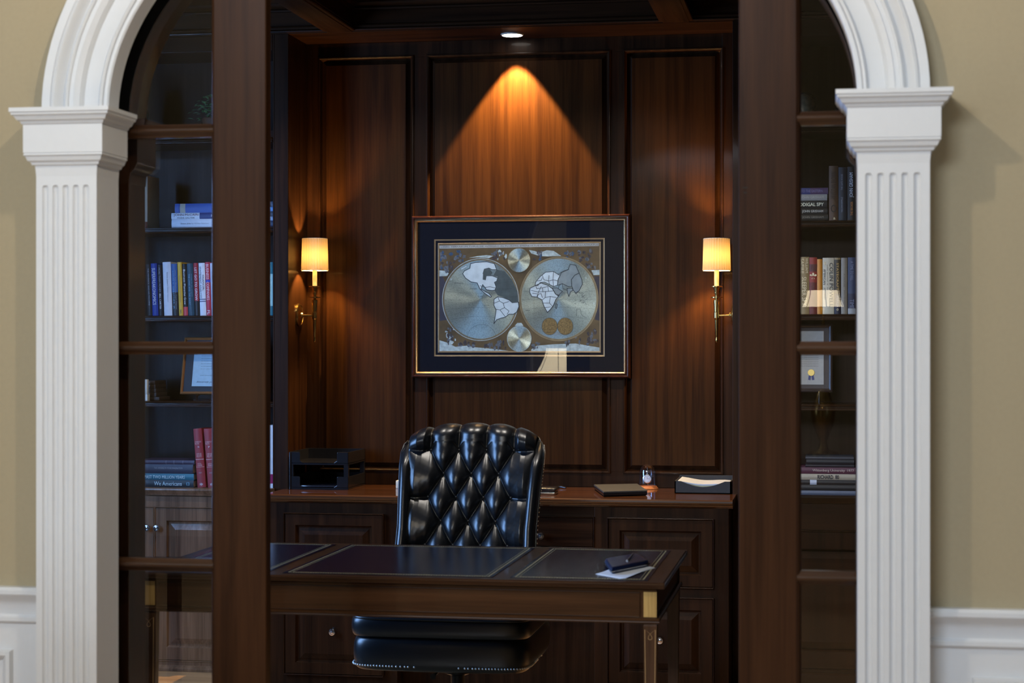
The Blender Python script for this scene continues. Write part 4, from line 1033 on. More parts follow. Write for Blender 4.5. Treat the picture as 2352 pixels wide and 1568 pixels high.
MB().lathe([(.0001, -.0043), (.0165, -.0043)], (cx, cy-.006, ZC+.044), 32, axis='Y', cap=False).build('dial', M['paper'], wt_)
dg = MB()
for k in range(12):
    a = 2*PI*k/12; dg.poly([(cx+math.cos(a)*.0145+math.sin(a)*.0008, cy-.0105, ZC+.044+math.sin(a)*.0145-math.cos(a)*.0008), (cx+math.cos(a)*.0145-math.sin(a)*.0008, cy-.0105, ZC+.044+math.sin(a)*.0145+math.cos(a)*.0008), (cx+math.cos(a)*.0115-math.sin(a)*.0008, cy-.0105, ZC+.044+math.sin(a)*.0115+math.cos(a)*.0008), (cx+math.cos(a)*.0115+math.sin(a)*.0008, cy-.0105, ZC+.044+math.sin(a)*.0115-math.cos(a)*.0008)])
dg.box(cx, cx+.011, cy-.0108, cy-.0104, ZC+.0435, ZC+.0445); dg.box(cx-.0006, cx+.0006, cy-.0108, cy-.0104, ZC+.044, ZC+.053)
dg.build('hands', M['dark'], wt_)
MB().tube([(cx+.006*math.cos(2*PI*k/16), cy-.004, ZC+.075+.007*math.sin(2*PI*k/16)) for k in range(16)], .0012, 6, closed=True).tube([(cx, cy-.004, ZC+.064), (cx, cy-.004, ZC+.069)], .003, 8).build('bow', M['nickel'], wt_, smooth=60)
# black paper tray at the right
BX0, BX1, BY0, BY1 = PX(1549, 7.92), PX(1679, 7.92), 7.93, 8.20
bt = ontop('paper_tray', ((BX0+BX1)/2, (BY0+BY1)/2, ZC), 'matte black scooped desk tray holding papers at the right end of the counter', 'tray')
b = MB(); t = .005; h = .052
pts = [(BX0, ZC), (BX1, ZC), (BX1, ZC+h)]
for k in range(13):
    u = k/12; pts.append((BX1-.026-(BX1-BX0-.052)*u, ZC+h-.024*math.sin(PI*u)))
pts += [(BX0, ZC+h)]
b.prism(pts, BY0, BY0+t, 'Y'); b.box(BX0, BX0+t, BY0, BY1, ZC, ZC+h); b.box(BX1-t, BX1, BY0, BY1, ZC, ZC+h)
b.box(BX0, BX1, BY1-t, BY1, ZC, ZC+.060); b.box(BX0, BX1, BY0, BY1, ZC, ZC+.004)
b.build('tray', M['black_matte'], bt)
lp_ = MB(); mats_l = [mat('letter_paper', (.42, .48, .58), .6, noise=.05), cm((120, 150, 190)), cm((150, 150, 120))]
for k in range(6):
    lp_.mi = (0, 2, 1, 0, 2, 0)[k]; z = ZC+.006+k*.0062
    secs = []
    for x in [BX0+.012+(BX1-BX0-.024)*i/8 for i in range(9)]:
        zz = z + .004*math.cos((x-BX0)*30)*(k/5)+.006*(k/5)*((BX0+BX1)/2-x)/.1
        secs.append([(x, BY0+.007+k*.001, zz), (x, BY0+.007+k*.001, zz+.0055), (x, BY1-.012, zz+.0055), (x, BY1-.012, zz)])
    lp_.loft(secs)
tag(lp_.build('letters', mats_l), 'pile of white letters and papers in the scooped black tray', 'papers')

# ================================================================== BOOKS AND SHELF THINGS
def book(loc, t, H, D, cov, label, texts=(), bands=(), lean=0.0, flat=False, pages=True, group=None, pdir=1, ycover=None):
    """upright: loc = bottom centre of the spine; flat: loc = (right end of the spine, y, shelf z)."""
    x, y, z = loc
    rot = (0, -PI/2, 0) if flat else (0, lean, 0)
    o = thing('book', (x, y, z + (t/2 if flat else 0)), label, 'book', group, rot)
    mats_b = [cov] + [bm_[2] for bm_ in bands]
    c = MB(); th = min(.003, t*.16)
    def outline(a0=0.0):
        n = 6; pts = [(-t/2+t*k/n, -.0035*math.sin(PI*k/n)) for k in range(n+1)]; return pts
    out = outline(); inn = [(p[0]*.88, .003) for p in out]
    # spine shell + two boards
    zs_ = sorted(set([0, H] + [b_[0]*H for b_ in bands] + [b_[1]*H for b_ in bands]))
    for z0, z1 in zip(zs_, zs_[1:]):
        mid = (z0+z1)/2/H; mi = 0
        for k, b_ in enumerate(bands):
            if b_[0] <= mid <= b_[1]: mi = k+1
        c.mi = mi
        c.loft([[(p[0], p[1], z0) for p in out], [(p[0], p[1], z1) for p in out]], closed=False)
    c.mi = 0
    c.box(-t/2, -t/2+th, 0, D, 0, H); c.box(t/2-th, t/2, 0, D, 0, H); c.poly([(-t/2, 0, 0), (t/2, 0, 0), (t/2, .004, 0), (-t/2, .004, 0)]); c.poly([(-t/2, 0, H), (t/2, 0, H), (t/2, .004, H), (-t/2, .004, H)])
    c.build('cover', mats_b, o, smooth=40, local=True)
    MB().box(-t/2+th, t/2-th, .003, D-.004, .003, H-.003).build('pages', M['cream'], o, local=True)
    if texts:
        for (s, zc, hh, xc, ww, m_, ang, bold) in texts:   # fractions of H and t; hh = run length, ww = letter height
            tm = MB()
            if ang in (90, -90): put_text(tm, s, xc*t, zc*H, hh*H, ww*t, -.0042, ang, bold)
            else: put_text(tm, s, xc*t, zc*H, ww*t, hh*H, -.0042, 0, bold)
            tm.build('spine_lettering', m_, o, local=True)
    return o
INKW, INKG, INKK = cm((225, 228, 232), .6), cm((150, 155, 165), .6), cm((40, 40, 46), .6)
INKC = cm((235, 215, 170), .6); INKB = cm((120, 170, 200), .6)
YS = YF+.032
def up(pa, pb, ptop, zsh, cov, label, texts=(), bands=(), lean=-.035, D=.17, grp=None, y=YS):
    """upright book whose foot spans pixels pa..pb of the photograph"""
    xa, xb = PX(pa, y), PX(pb, y); xm_ = (pa+pb)/2
    zt3 = PZ(xm_, ptop, y); t = (xb-xa)*math.cos(lean); H = (zt3-zsh)/math.cos(lean)
    return book(((xa+xb)/2, y, zsh+abs(math.sin(lean))*t/2+.0002), t, H, D, cov, label, texts, bands, lean, group=grp)
# --- left bookcase, second shelf (z of shelf 1.555): leaning row, left to right
g1 = 'row of upright books behind the left glass door'
Z2 = SHELVES[1]
T = lambda s, z, h, x, w, m_, a=-90, b_=0.0: (s, z, h, x, w, m_, a, b_)
up(339, 350, 607, Z2, cm((26, 26, 30)), 'black book with thin grey capitals THE MAVERICK AND HIS MACHINE on its spine', [T('THE MAVERICK AND HIS MACHINE', .56, .72, 0, .28, INKG, b_=0)], grp=g1)
up(350.5, 364, 605, Z2, cm((28, 58, 150)), 'royal blue book with big white letters SUPERFREAKONOMICS on its spine', [T('SUPERFREAKONOMICS', .56, .70, -.05, .55, INKW)], grp=g1)
up(365, 375, 608, Z2, cm((24, 24, 34)), 'narrow black book with grey title MORE THAN MONEY between the blue and the white books', [T('MORE THAN MONEY', .70, .48, 0, .4, INKG, b_=0), T('BILL CARTER', .28, .30, 0, .38, INKW, b_=0)], grp=g1)
up(377.5, 396, 602, Z2, cm((212, 216, 226)), 'thick white book titled Steve Jobs by Walter Isaacson, standing upright', [T('Steve Jobs', .70, .22, .05, .20, INKK), T('by Walter Isaacson', .42, .33, .05, .19, INKG, b_=0)], grp=g1)
up(397, 410.5, 606, Z2, cm((18, 20, 26)), 'black book with a blue upper half by LOUIS V. GERSTNER, JR.', [T('LOUIS V. GERSTNER, JR.', .49, .74, -.22, .26, INKB), T("Who Says Elephants Can't Dance?", .50, .76, .20, .26, INKG, b_=0)], bands=[(.45, 1.0, cm((46, 88, 150)))], grp=g1)
up(411.5, 421, 602, Z2, cm((214, 172, 60)), 'bright yellow book in the row behind the left glass door', [T('S&S', .08, .07, 0, .4, INKK), T('CAPITALIST PIONEERS', .50, .50, 0, .22, cm((150, 110, 50)), b_=0)], grp=g1)
up(422, 432, 606, Z2, cm((18, 18, 20)), 'black book with heavy white lettering and a red foot', [T('Business Plans', .68, .42, 0, .42, INKW), T('that Grow', .34, .25, 0, .42, INKW)], bands=[(0, .17, cm((196, 70, 78)))], grp=g1)
up(433, 447, 605, Z2, cm((26, 62, 80)), 'dark teal book with pale blue title lines', [T('THE LONG AND THE SHORT', .5, .60, -.15, .22, INKB, b_=0), T('strategy for the company', .58, .44, .25, .16, INKB, b_=0)], grp=g1)
up(448, 458.5, 604, Z2, cm((24, 26, 32)), 'dark book with a long red title block LET GO TO GROW', [T('LET GO TO GROW', .60, .62, 0, .5, INKW)], bands=[(.28, 1.0, cm((150, 36, 52)))], grp=g1)
up(460, 474, 604, Z2, cm((216, 220, 230)), 'white textbook titled FINANCIAL STATEMENT ANALYSIS', [T('STATEMENT ANALYSIS', .63, .60, -.22, .28, INKK), T('FINANCIAL', .62, .30, .20, .28, INKK)], bands=[(.30, .32, cm((90, 95, 130))), (.26, .28, cm((90, 95, 130)))], grp=g1)
up(475, 485.5, 602, Z2, cm((176, 44, 66)), 'red book with pink capitals BUSINESS and a small blue band', [T('BUSINESS', .82, .28, 0, .62, cm((230, 200, 210))), T('COMPANIES', .46, .34, 0, .62, cm((230, 200, 210))), T('FL', .06, .08, 0, .6, INKW)], bands=[(.62, .67, cm((50, 60, 170)))], grp=g1)
up(486.5, 493, 604, Z2, cm((196, 204, 226)), 'slim pale blue book at the edge of the door stile', [], grp=g1)
up(617, 628.5, 602, Z2, cm((52, 120, 130)), 'teal and pale green book glimpsed through the gap right of the left door stile', [], bands=[(.18, .78, cm((190, 225, 215)))], lean=0, D=.15)
# --- left bookcase, first shelf: lying stack + things at the edge
Z1 = SHELVES[0]
def lying(px_right, z, py0, py1, pl, cov, label, texts=(), bands=(), y=YS, D=.17, grp=None):
    xr = PX(px_right, y); H = xr-PX(pl, y); t = abs(PZ(pl, py0, y)-PZ(pl, py1, y))
    book((xr, y, z), t, H, D, cov, label, texts, bands, flat=True, group=grp); return z+t+.0004
g2 = 'three books lying in a stack on the first shelf behind the left glass door'
z = Z1+.0004
z = lying(560, z, 517, 497.5, 394.5, cm((206, 212, 224)), 'white book titled Steve Jobs by Walter Isaacson lying flat, bottom of its stack', [T('Steve Jobs', .86-.06, .14, -.05, .24, INKK), T('by Walter Isaacson', .60, .24, -.05, .24, INKG, b_=0)], grp=g2)
z = lying(556, z, 497, 483, 394, cm((214, 218, 226)), 'white book with maroon capitals JOHN McCAIN lying in the middle of the stack', [T('JOHN McCAIN', .79, .35, .12, .52, cm((100, 40, 50))), T('MARK SALTER', .79, .25, -.32, .22, INKK, b_=0), T('HARD CALL', .28, .30, 0, .4, INKW)], bands=[(.0, .60, cm((34, 50, 110)))], grp=g2)
z = lying(552, z, 481.5, 460.5, 402, cm((36, 76, 156)), 'blue cloth book with a pale label, top of the stack behind the left glass door', [], bands=[(.84, .92, cm((170, 160, 140))), (.925, .94, cm((26, 56, 120)))], grp=g2)
up(330, 338.5, 403, Z1, cm((196, 182, 160)), 'tall cream book at the far left of the first shelf, behind the left glass door', [], bands=[(0, .12, cm((110, 50, 34)))], lean=0.0, D=.15)
st_ = []
z = Z1+.0003
for k, (c_, h_) in enumerate((((52, 60, 84), 14), ((150, 165, 190), 9), ((60, 66, 80), 12), ((96, 140, 190), 10), ((70, 80, 100), 12))):
    z = lying(628.0, z, 520, 520-h_, 600, cm(c_), ['slate blue book, bottom of the stack glimpsed right of the left door stile', 'pale blue-grey book, second from bottom of the stack in the gap', 'dark grey book, middle of the stack in the gap', 'bright blue book, second from top of the stack in the gap', 'blue-grey book, top of the stack in the gap'][k], grp='stack of books in the gap right of the left door stile')
# --- left, third shelf: framed letter on an easel, small dark boxes
Z3 = SHELVES[2]
def picture_on_stand(name, label, x0, x1, z0, z1, y, tilt, mframe, mmat, mpaper, mw, fwid, shear=0):
    o = thing(name, ((x0+x1)/2, y, z0), label, 'picture', rot=(tilt, 0, 0))
    fr_ = MB().rings(x0, x1, z0, z1, [(0, y+.018), (0, y+.002), (.002, y), (fwid*.5, y-.002), (fwid-.002, y+.002), (fwid, y+.008)], cap=False); fr_.rings(x0, x1, z0, z1, [(0, y+.018), (.01, y+.018)], cap=True)
    fr_.build('frame', mframe, o, smooth=35)
    MB().rings(x0+fwid-.001, x1-fwid+.001, z0+fwid-.001, z1-fwid+.001, [(0, y+.007), (.004, y+.0072)], cap=True).build('mat_board', mmat, o)
    return o
xa = PX(413, 8.02); za2 = PZ(430, 904, 8.02)
fo = picture_on_stand('framed_letter', 'wood-framed signed letter with black mat tilted on a stand, behind the left glass door', xa, xa+.34, za2, za2+.26, 8.02, math.radians(-14), cm((160, 104, 58), .4), M['black_matte'], M['paper'], .03, .012)
fo.rotation_euler = (math.radians(-14), math.radians(0), 0)
MB().box(xa+.050, xa+.29, 8.0255, 8.0265, za2+.036, za2+.224).build('letter', cm((170, 200, 216), .5), fo)
tm = MB(); put_text(tm, 'Sincerely yours', xa+.12, za2+.055, .10, .010, 8.0250, 0, 0, .5); put_text(tm, 'with every good wish', xa+.13, za2+.085, .09, .004, 8.0250, 0, 0)
for k in range(6): put_text(tm, 'we are pleased to present this letter', xa+.15, za2+.115+.012*k, .13, .004, 8.0250, 0, 0)
tm.build('handwriting', INKK, fo)
es = MB().tube([(xa+.085, 8.00, Z3+.004), (xa+.085, 8.00, Z3+.020), (xa+.085, 8.03, Z3+.026)], .005, 8); es.ball((xa+.085, 8.00, Z3+.022), .0065, 12)
es.tube([(xa+.25, 8.00, Z3+.004), (xa+.25, 8.00, Z3+.020), (xa+.25, 8.03, Z3+.026)], .005, 8); es.box(xa+.07, xa+.265, 8.0, 8.07, Z3+.0002, Z3+.006)
tag(es.build('display_stand', M['wood_v'], smooth=50), 'small dark wooden stand holding the framed letter', 'stand')
z = Z3+.0003
for k, (pl, pr, h_) in enumerate(((325, 366, 8), (325, 359, 10), (325, 358, 9), (325, 357, 9), (325, 356, 9))):
    x0, x1 = PX(pl, 8.0), PX(pr, 8.0); hh = h_*.00193
    tag(MB().rbox(x0, x1, 8.0, 8.14, z, z+hh, .002, 2).build('keepsake_box', cm((64, 52, 44), .45), smooth=40), ['bottom', 'second', 'third', 'fourth', 'topmost'][k]+' of the small stacked brown boxes on the third shelf, far left', 'box', 'small brown boxes stacked on the third shelf'); z += hh+.0003
tag(MB().rbox(PX(331, 7.96), PX(339, 7.96), 7.955, 7.975, Z3+.028, PZ(335, 871, 7.96), .002, 2).box(PX(331, 7.96), PX(339, 7.96), 7.955, 7.985, Z3+.0002, Z3+.028).build('trophy', mat('pale_and_gilt', (.75, .72, .62), .3, noise=.05), smooth=40), 'small white and gilt ornament before the stacked brown boxes', 'ornament')
# --- left, on the base: lying books and red law volumes
g3 = 'four books lying on the counter ledge behind the left glass door'
z = ZC+.0004; y3 = YF-.03
def lying2(px_right, z, h_px, pl, *a_, **k_): return lying(px_right, z, 1117, 1117-h_px, pl, *a_, y=y3, **k_)
z = lying2(445, z, 16.5, 318, cm((24, 40, 50)), 'dark teal book We Americans, bottom of the lying stack', [T('We Americans', .46, .50, .02, .55, cm((200, 225, 228))), T('[]', .10, .05, 0, .4, cm((120, 180, 200)))], grp=g3)
z = lying2(445.5, z, 14.5, 318, cm((40, 110, 130)), 'bright teal book PAST TWO MILLION YEARS in the lying stack', [T('PAST TWO MILLION YEARS', .52, .72, -.03, .5, cm((205, 228, 230)))], grp=g3)
z = lying2(444, z, 21, 318, cm((46, 50, 70)), 'slate navy book with a small pale title, third in the lying stack', [T('THE UNIVERSE IN YOUR IMAGINATION', .45, .52, .10, .18, INKG, b_=0)], bands=[(.0, .02, cm((30, 32, 46)))], grp=g3)
z = lying2(447, z, 9.5, 318, cm((62, 56, 78)), 'thin violet-grey book on top of the lying stack', [], bands=[(.36, .37, cm((120, 116, 130))), (.5, .51, cm((120, 116, 130))), (.2, .21, cm((120, 116, 130)))], grp=g3)
g4 = 'red law volumes leaning on the ledge behind the left glass door'
for pa, pb, n_, lab in ((454, 473, '7A', 'dark red law volume leaning beside the lying stack, the left one of the pair'), (478, 497, '7', 'dark red law volume leaning against the door stile side, the right one of the pair')):
    up(pa, pb, 985, ZC, cm((142, 38, 46)), lab, [T('CONNECTICUT\nPRACTICE', .76, .055, 0, .78, cm((215, 180, 180)), 0, 0), T(n_, .69, .025, 0, .2, INKW, 0), T('LAND USE\nLAW AND\nPRACTICE', .55, .07, 0, .6, cm((215, 180, 180)), 0, 0), T('WITH\nFORMS', .39, .05, 0, .55, cm((215, 180, 180)), 0, 0), T('WEST', .25, .02, 0, .4, INKG, 0, 0), T('*', .055, .05, 0, .4, INKW, 0)],
       bands=[(.475, .482, cm((215, 190, 190))), (.345, .352, cm((190, 150, 150)))], lean=-.078, D=.18, grp=g4, y=y3)
up(613, 627.5, 976, ZC, cm((214, 226, 240)), 'tall white book with a magenta band glimpsed right of the left door stile', [], bands=[(.07, .22, cm((140, 30, 90)))], lean=0, D=.2, y=YF+.01)
# --- left, top compartment: plant and a blue upright item
Zt = Z_RAIL1
vx, vy = PX(316, 8.0), 8.0
va = MB().lathe([(.0001, 0), (.035, 0), (.045, .03), (.05, .09), (.042, .15), (.03, .19), (.034, .215), (.028, .215), (.024, .19), (.0001, .02)], (vx, vy, Zt+.0002), 28, cap=False)  # turned shape put in for an unidentified blue strip
tag(va.build('blue_upright', mat('blue_glaze', (.06, .20, .42), .15, coat=.6), smooth=60), 'blue upright item at the far left of the upper compartment, seen through the arch top', 'blue_upright')
plx = PX(492, 8.06)
pl_ = thing('potted_plant', (plx, 8.06, Zt), 'leafy green plant sprig in the upper compartment beside the left door stile', 'plant')
MB().lathe([(.0001, 0), (.04, 0), (.055, .07), (.05, .075), (.0001, .06)], (plx, 8.06, Zt+.0002), 24, cap=False).build('pot', cm((90, 60, 45)), pl_, smooth=60)
lf = MB(); rp = random.Random(11)
for k in range(150):
    a = rp.uniform(0, 2*PI); e = rp.uniform(.05, 1.3); r_ = rp.uniform(.02, .105); h_ = .06+.12*math.sin(e)*rp.uniform(.5, 1)
    cx_, cy_, cz_ = plx+r_*math.cos(a)*math.cos(e*.6), 8.06+r_*math.sin(a)*.7, Zt+max(.055, h_); L_ = rp.uniform(.018, .034); b1 = rp.uniform(0, 2*PI); up_ = rp.uniform(-.5, .7)
    dx_, dy_, dz_ = math.cos(b1)*L_, math.sin(b1)*L_*.6, up_*L_; px_, pz_ = -math.sin(b1)*L_*.3, L_*.12
    lf.add([(cx_, cy_, cz_), (cx_+dx_*.5+px_, cy_+dy_*.5, cz_+dz_*.5+pz_), (cx_+dx_, cy_+dy_, cz_+dz_), (cx_+dx_*.5-px_, cy_+dy_*.5, cz_+dz_*.5+pz_*.3)], [(0, 1, 2), (0, 2, 3)])
lf.build('foliage', mat('green_leaves', (.05, .13, .045), .45, noise=.5, nscale=60), pl_)

# --- right bookcase
g5 = 'row of upright books on the first shelf behind the right glass door'
def stack_r(z, h, cov, label, texts=(), bands=(), l=1786, r=1901, grp=None): return lying(r, z, 500, 500-h, l, cov, label, texts, bands, grp=grp)
g6 = 'five books lying in a stack on the first shelf behind the right glass door'
z = Z1+.0004
z = stack_r(z, 14, cm((38, 32, 24)), 'dark book with dim capitals JOHN GRISHAM, bottom of the right-hand stack', [T('JOHN GRISHAM', .30, .42, .05, .42, cm((140, 130, 110)), b_=0)], bands=[(.02, .96, cm((38, 32, 24)))], r=1902, grp=g6)
z = stack_r(z, 14, cm((34, 30, 24)), 'dark book with pale capitals JOHN GRISHAM, second from bottom of the stack', [T('JOHN GRISHAM', .30, .42, 0, .50, cm((205, 200, 185)), b_=.005)], grp=g6)
z = stack_r(z, 18, cm((26, 24, 20)), 'black book with bold slanted capitals ending IGAL SPY in the stack', [T('THE PRODIGAL SPY', .46, .78, 0, .45, cm((226, 222, 190)), b_=.02)], r=1900, grp=g6)
z = stack_r(z, 14, cm((150, 146, 138)), 'silver grey book lying second from the top of the stack', [T('JOHN GRISHAM', .30, .46, -.05, .5, cm((190, 186, 176)), b_=0)], r=1900, grp=g6)
z = stack_r(z, 14.5, cm((58, 64, 108)), 'dusty blue and violet book on top of the stack', [T('UNTO THE EASTERN', .36, .5, 0, .42, cm((130, 120, 160)), b_=0)], bands=[(.0, .35, cm((84, 62, 90)))], r=1902, grp=g6)
up(1904, 1925, 381, Z1, cm((88, 62, 40)), 'brown book with dark capitals DAN BROWN beside the lying stack', [T('DAN BROWN', .72, .34, 0, .55, cm((46, 32, 24)), 90), T('THE LOST\nSYMBOL', .46, .14, 0, .7, cm((50, 34, 24)), 0), T('O', .22, .14, 0, .6, cm((40, 28, 20)), 0), T('&', .04, .04, .1, .25, INKC, 0)], lean=0, grp=g5)
up(1926, 1945, 384, Z1, cm((32, 38, 46)), 'dark slate book with tiny lettering beside the brown one', [T('THE GATE HOUSE', .72, .30, -.1, .22, INKG, 90, 0), T('NELSON DEMILLE', .30, .28, -.1, .20, INKG, 90, 0)], lean=0, grp=g5)
up(1946.5, 1966, 383, Z1, cm((18, 18, 22)), 'black book with tall white capitals JOHN GRISHAM', [T('JOHN GRISHAM', .66, .46, 0, .55, INKW, 90, .0), T('THE BROKER', .22, .26, 0, .28, cm((210, 130, 60)), 90, 0)], lean=0, grp=g5)
up(1967.5, 1984, 386, Z1, cm((40, 26, 24)), 'dark maroon book at the edge of the white pilaster on the first shelf', [], lean=0, grp=g5)
g7 = 'row of upright books on the second shelf behind the right glass door'
up(1838, 1858.5, 590, Z2, cm((146, 122, 80)), 'tan book with pale capitals WILLIAM SAFIRE SLEEPER SPY', [T('WILLIAM', .85, .26, .25, .28, INKC), T('SAFIRE', .84, .26, -.28, .38, INKC), T('SLEEPER SPY', .40, .50, -.05, .5, INKC)], lean=0, grp=g7)
up(1859, 1876.5, 591, Z2, cm((142, 50, 38)), 'brick red book with a white pinwheel on its spine', [T('WORLD', .82, .10, 0, .7, cm((90, 40, 36)), 0), T('*', .66, .14, 0, .9, INKC, 0, .03), T('POLITICS', .40, .30, 0, .4, cm((90, 40, 36)))], bands=[(.0, .56, cm((108, 44, 36))), (.75, .88, cm((96, 50, 44)))], lean=0, grp=g7)
up(1877, 1888.5, 595, Z2, cm((206, 134, 44)), 'bright orange book in the row behind the right glass door', [], lean=0, grp=g7)
up(1889.5, 1915.5, 592, Z2, cm((196, 186, 162)), 'cream book by COLIN POWELL with red and black side strip', [T('COLIN POWELL', .52, .78, .26, .32, INKK), T('with Joseph E. Persico', .58, .60, -.08, .12, cm((120, 100, 80)), b_=0), T('MY', .90, .06, -.34, .22, INKC), T('AMERICAN', .66, .28, -.34, .2, INKK, b_=0), T('JOURNEY', .36, .22, -.34, .2, INKK, b_=0)], lean=0, grp=g7)
sx = PX(1889.5, YS); 
up(1916.5, 1931, 591, Z2, cm((62, 52, 34)), 'dark olive book with gold lettering and a navy foot', [T('STATECRAFT', .66, .48, 0, .35, cm((200, 160, 90))), T('PARKER', .22, .2, 0, .4, INKG), T('o', .08, .04, 0, .3, INKC, 0)], bands=[(0, .36, cm((26, 28, 48))), (.96, .99, cm((150, 130, 90)))], lean=0, grp=g7)
up(1932, 1946, 592, Z2, cm((138, 130, 116)), 'grey-beige book with faint title in the row behind the right glass door', [T('A HOUSE', .60, .24, 0, .25, cm((104, 96, 86)), b_=0), T('John Grisham', .28, .30, 0, .25, cm((96, 88, 78)), b_=0)], lean=0, grp=g7)
up(1947.5, 1966, 591, Z2, cm((46, 58, 86)), 'navy blue book with a lighter blue edge next to the white pilaster', [T('A TIME TO KILL', .76, .34, 0, .35, cm((120, 126, 150)), b_=0), T('TIME', .18, .16, 0, .5, cm((120, 126, 150)))], bands=[(0, .10, cm((150, 150, 150))), (.10, .36, cm((30, 34, 60)))], lean=0, grp=g7)
# third shelf: certificate on a black stand, dark bust
xb_ = PX(1912, 8.03); zb3 = PZ(1890, 900, 8.03)
M['mat_grey'] = cm((78, 70, 66), .8)
fo = picture_on_stand('framed_certificate', 'framed certificate with a gold seal and blue ribbon behind the right glass door', xb_-.29, xb_, zb3, zb3+.29, 8.03, math.radians(-7), cm((52, 40, 36), .4), M['mat_grey'], M['paper'], .02, .016)
cx0, cx1 = PX(1892, 8.03)-.22, PX(1892, 8.03)
MB().box(cx0, cx1, 8.0355, 8.0365, zb3+.032, zb3+.26).build('certificate', cm((168, 166, 160), .6), fo)
sl = PX(1863, 8.03); sz = PZ(1863, 855, 8.03)
MB().lathe([(.0001, 8.033), (.0135, 8.033), (.0145, 8.0345)], (sl, 0, sz), 28, axis='Y', cap=False).build('gold_seal', cm((196, 168, 90), .35, .4), fo)
MB().poly([(sl-.010, 8.0345, sz-.012), (sl-.001, 8.0345, sz-.012), (sl-.003, 8.0345, sz-.032), (sl-.0125, 8.0345, sz-.030)]).poly([(sl+.001, 8.0345, sz-.012), (sl+.010, 8.0345, sz-.012), (sl+.0135, 8.0345, sz-.030), (sl+.004, 8.0345, sz-.032)]).build('ribbon', cm((40, 52, 110)), fo)
tm = MB()
for k in range(6): put_text(tm, 'in recognition of distinguished service', sl-.02, sz+.028+.009*k, .10, .004, 8.0350, 0, 0, .3)
tm.build('handwriting', INKK, fo)
sd = MB().tube([(xb_-.055, 8.012, Z3+.0042), (xb_-.055, 8.012, Z3+.046), (xb_-.055, 8.03, Z3+.05)], .0035, 8); sd.tube([(xb_-.055, 8.012, Z3+.0042), (xb_-.055, 8.11, Z3+.0042)], .0035, 8); sd.tube([(xb_-.055, 8.06, Z3+.0042), (xb_-.055, 8.09, Z3+.10)], .0035, 8)
sd.tube([(xb_-.24, 8.012, Z3+.0042), (xb_-.24, 8.012, Z3+.046), (xb_-.24, 8.03, Z3+.05)], .0035, 8); sd.tube([(xb_-.24, 8.012, Z3+.0042), (xb_-.24, 8.13, Z3+.0042)], .0035, 8)
tag(sd.build('display_stand', M['black_plastic'], smooth=50), 'thin black wire easel under the framed certificate', 'stand')
# fourth shelf: stack of albums and yearbooks
g8 = 'albums and yearbooks lying on the counter ledge behind the right glass door'
def stack4(z, h, cov, label, texts=(), bands=(), l=1800, r=1990): return lying(r, z, 1140, 1140-h, l, cov, label, texts, bands, y=YF+.02, D=.2, grp=g8)
z = ZC+.0004
z = stack4(z, 10, cm((92, 100, 118)), 'grey-blue album at the very bottom of the right-hand stack')
z = stack4(z, 13, cm((20, 22, 28)), 'black album second from the bottom of the right-hand stack', [], bands=[(.98, 1.0, cm((120, 130, 150)))])
z = stack4(z, 11, cm((24, 24, 28)), 'black binder with a small white tag in the right-hand stack', [], bands=[(.60, .68, cm((190, 196, 210)))])
z = stack4(z, 13.5, cm((170, 160, 140)), 'cream yearbook with scrawled black lettering on its spine', [T('RICHARD  80', .46, .26, 0, .7, INKK, b_=.03)])
z = stack4(z, 15, cm((84, 44, 60)), 'maroon yearbook lettered Wittenberg University 1977', [T('Wittenberg University  1977', .40, .50, 0, .5, cm((200, 180, 170)), b_=0)])
z = stack4(z, 6, cm((40, 36, 42)), 'thin dark book lying on the maroon yearbook', r=1962, l=1850)
z = stack4(z, 12, cm((26, 27, 32)), 'black case lying near the top of the right-hand stack', r=1962, l=1852)
z = stack4(z, 5, cm((70, 72, 78)), 'thin grey folder on top of the right-hand stack', r=1961, l=1850)
# glass globe in the top compartment
gx_, gy_ = PX(1846, 8.02), 8.02; rr = .064
zg = PZ(1846, 211, 8.02)-rr
gl_ = thing('glass_globe', (gx_, gy_, Zt), 'round smoky glass and gilt globe in the upper compartment behind the right glass door', 'globe')
MB().lathe([(.0001, .0002), (.04, .0002), (.04, .012), (.012, .02), (.010, max(.03, zg-Zt-rr+.004)), (.0001, max(.03, zg-Zt-rr+.004))], (gx_, gy_, Zt), 24, cap=False).build('stand', M['brass'], gl_, smooth=50)
MB().ball((gx_, gy_, zg), rr, 32).build('ball', mat('smoky_gilt_glass', (.10, .085, .05), .08, coat=1.0, noise=.4, nscale=60), gl_, smooth=80)

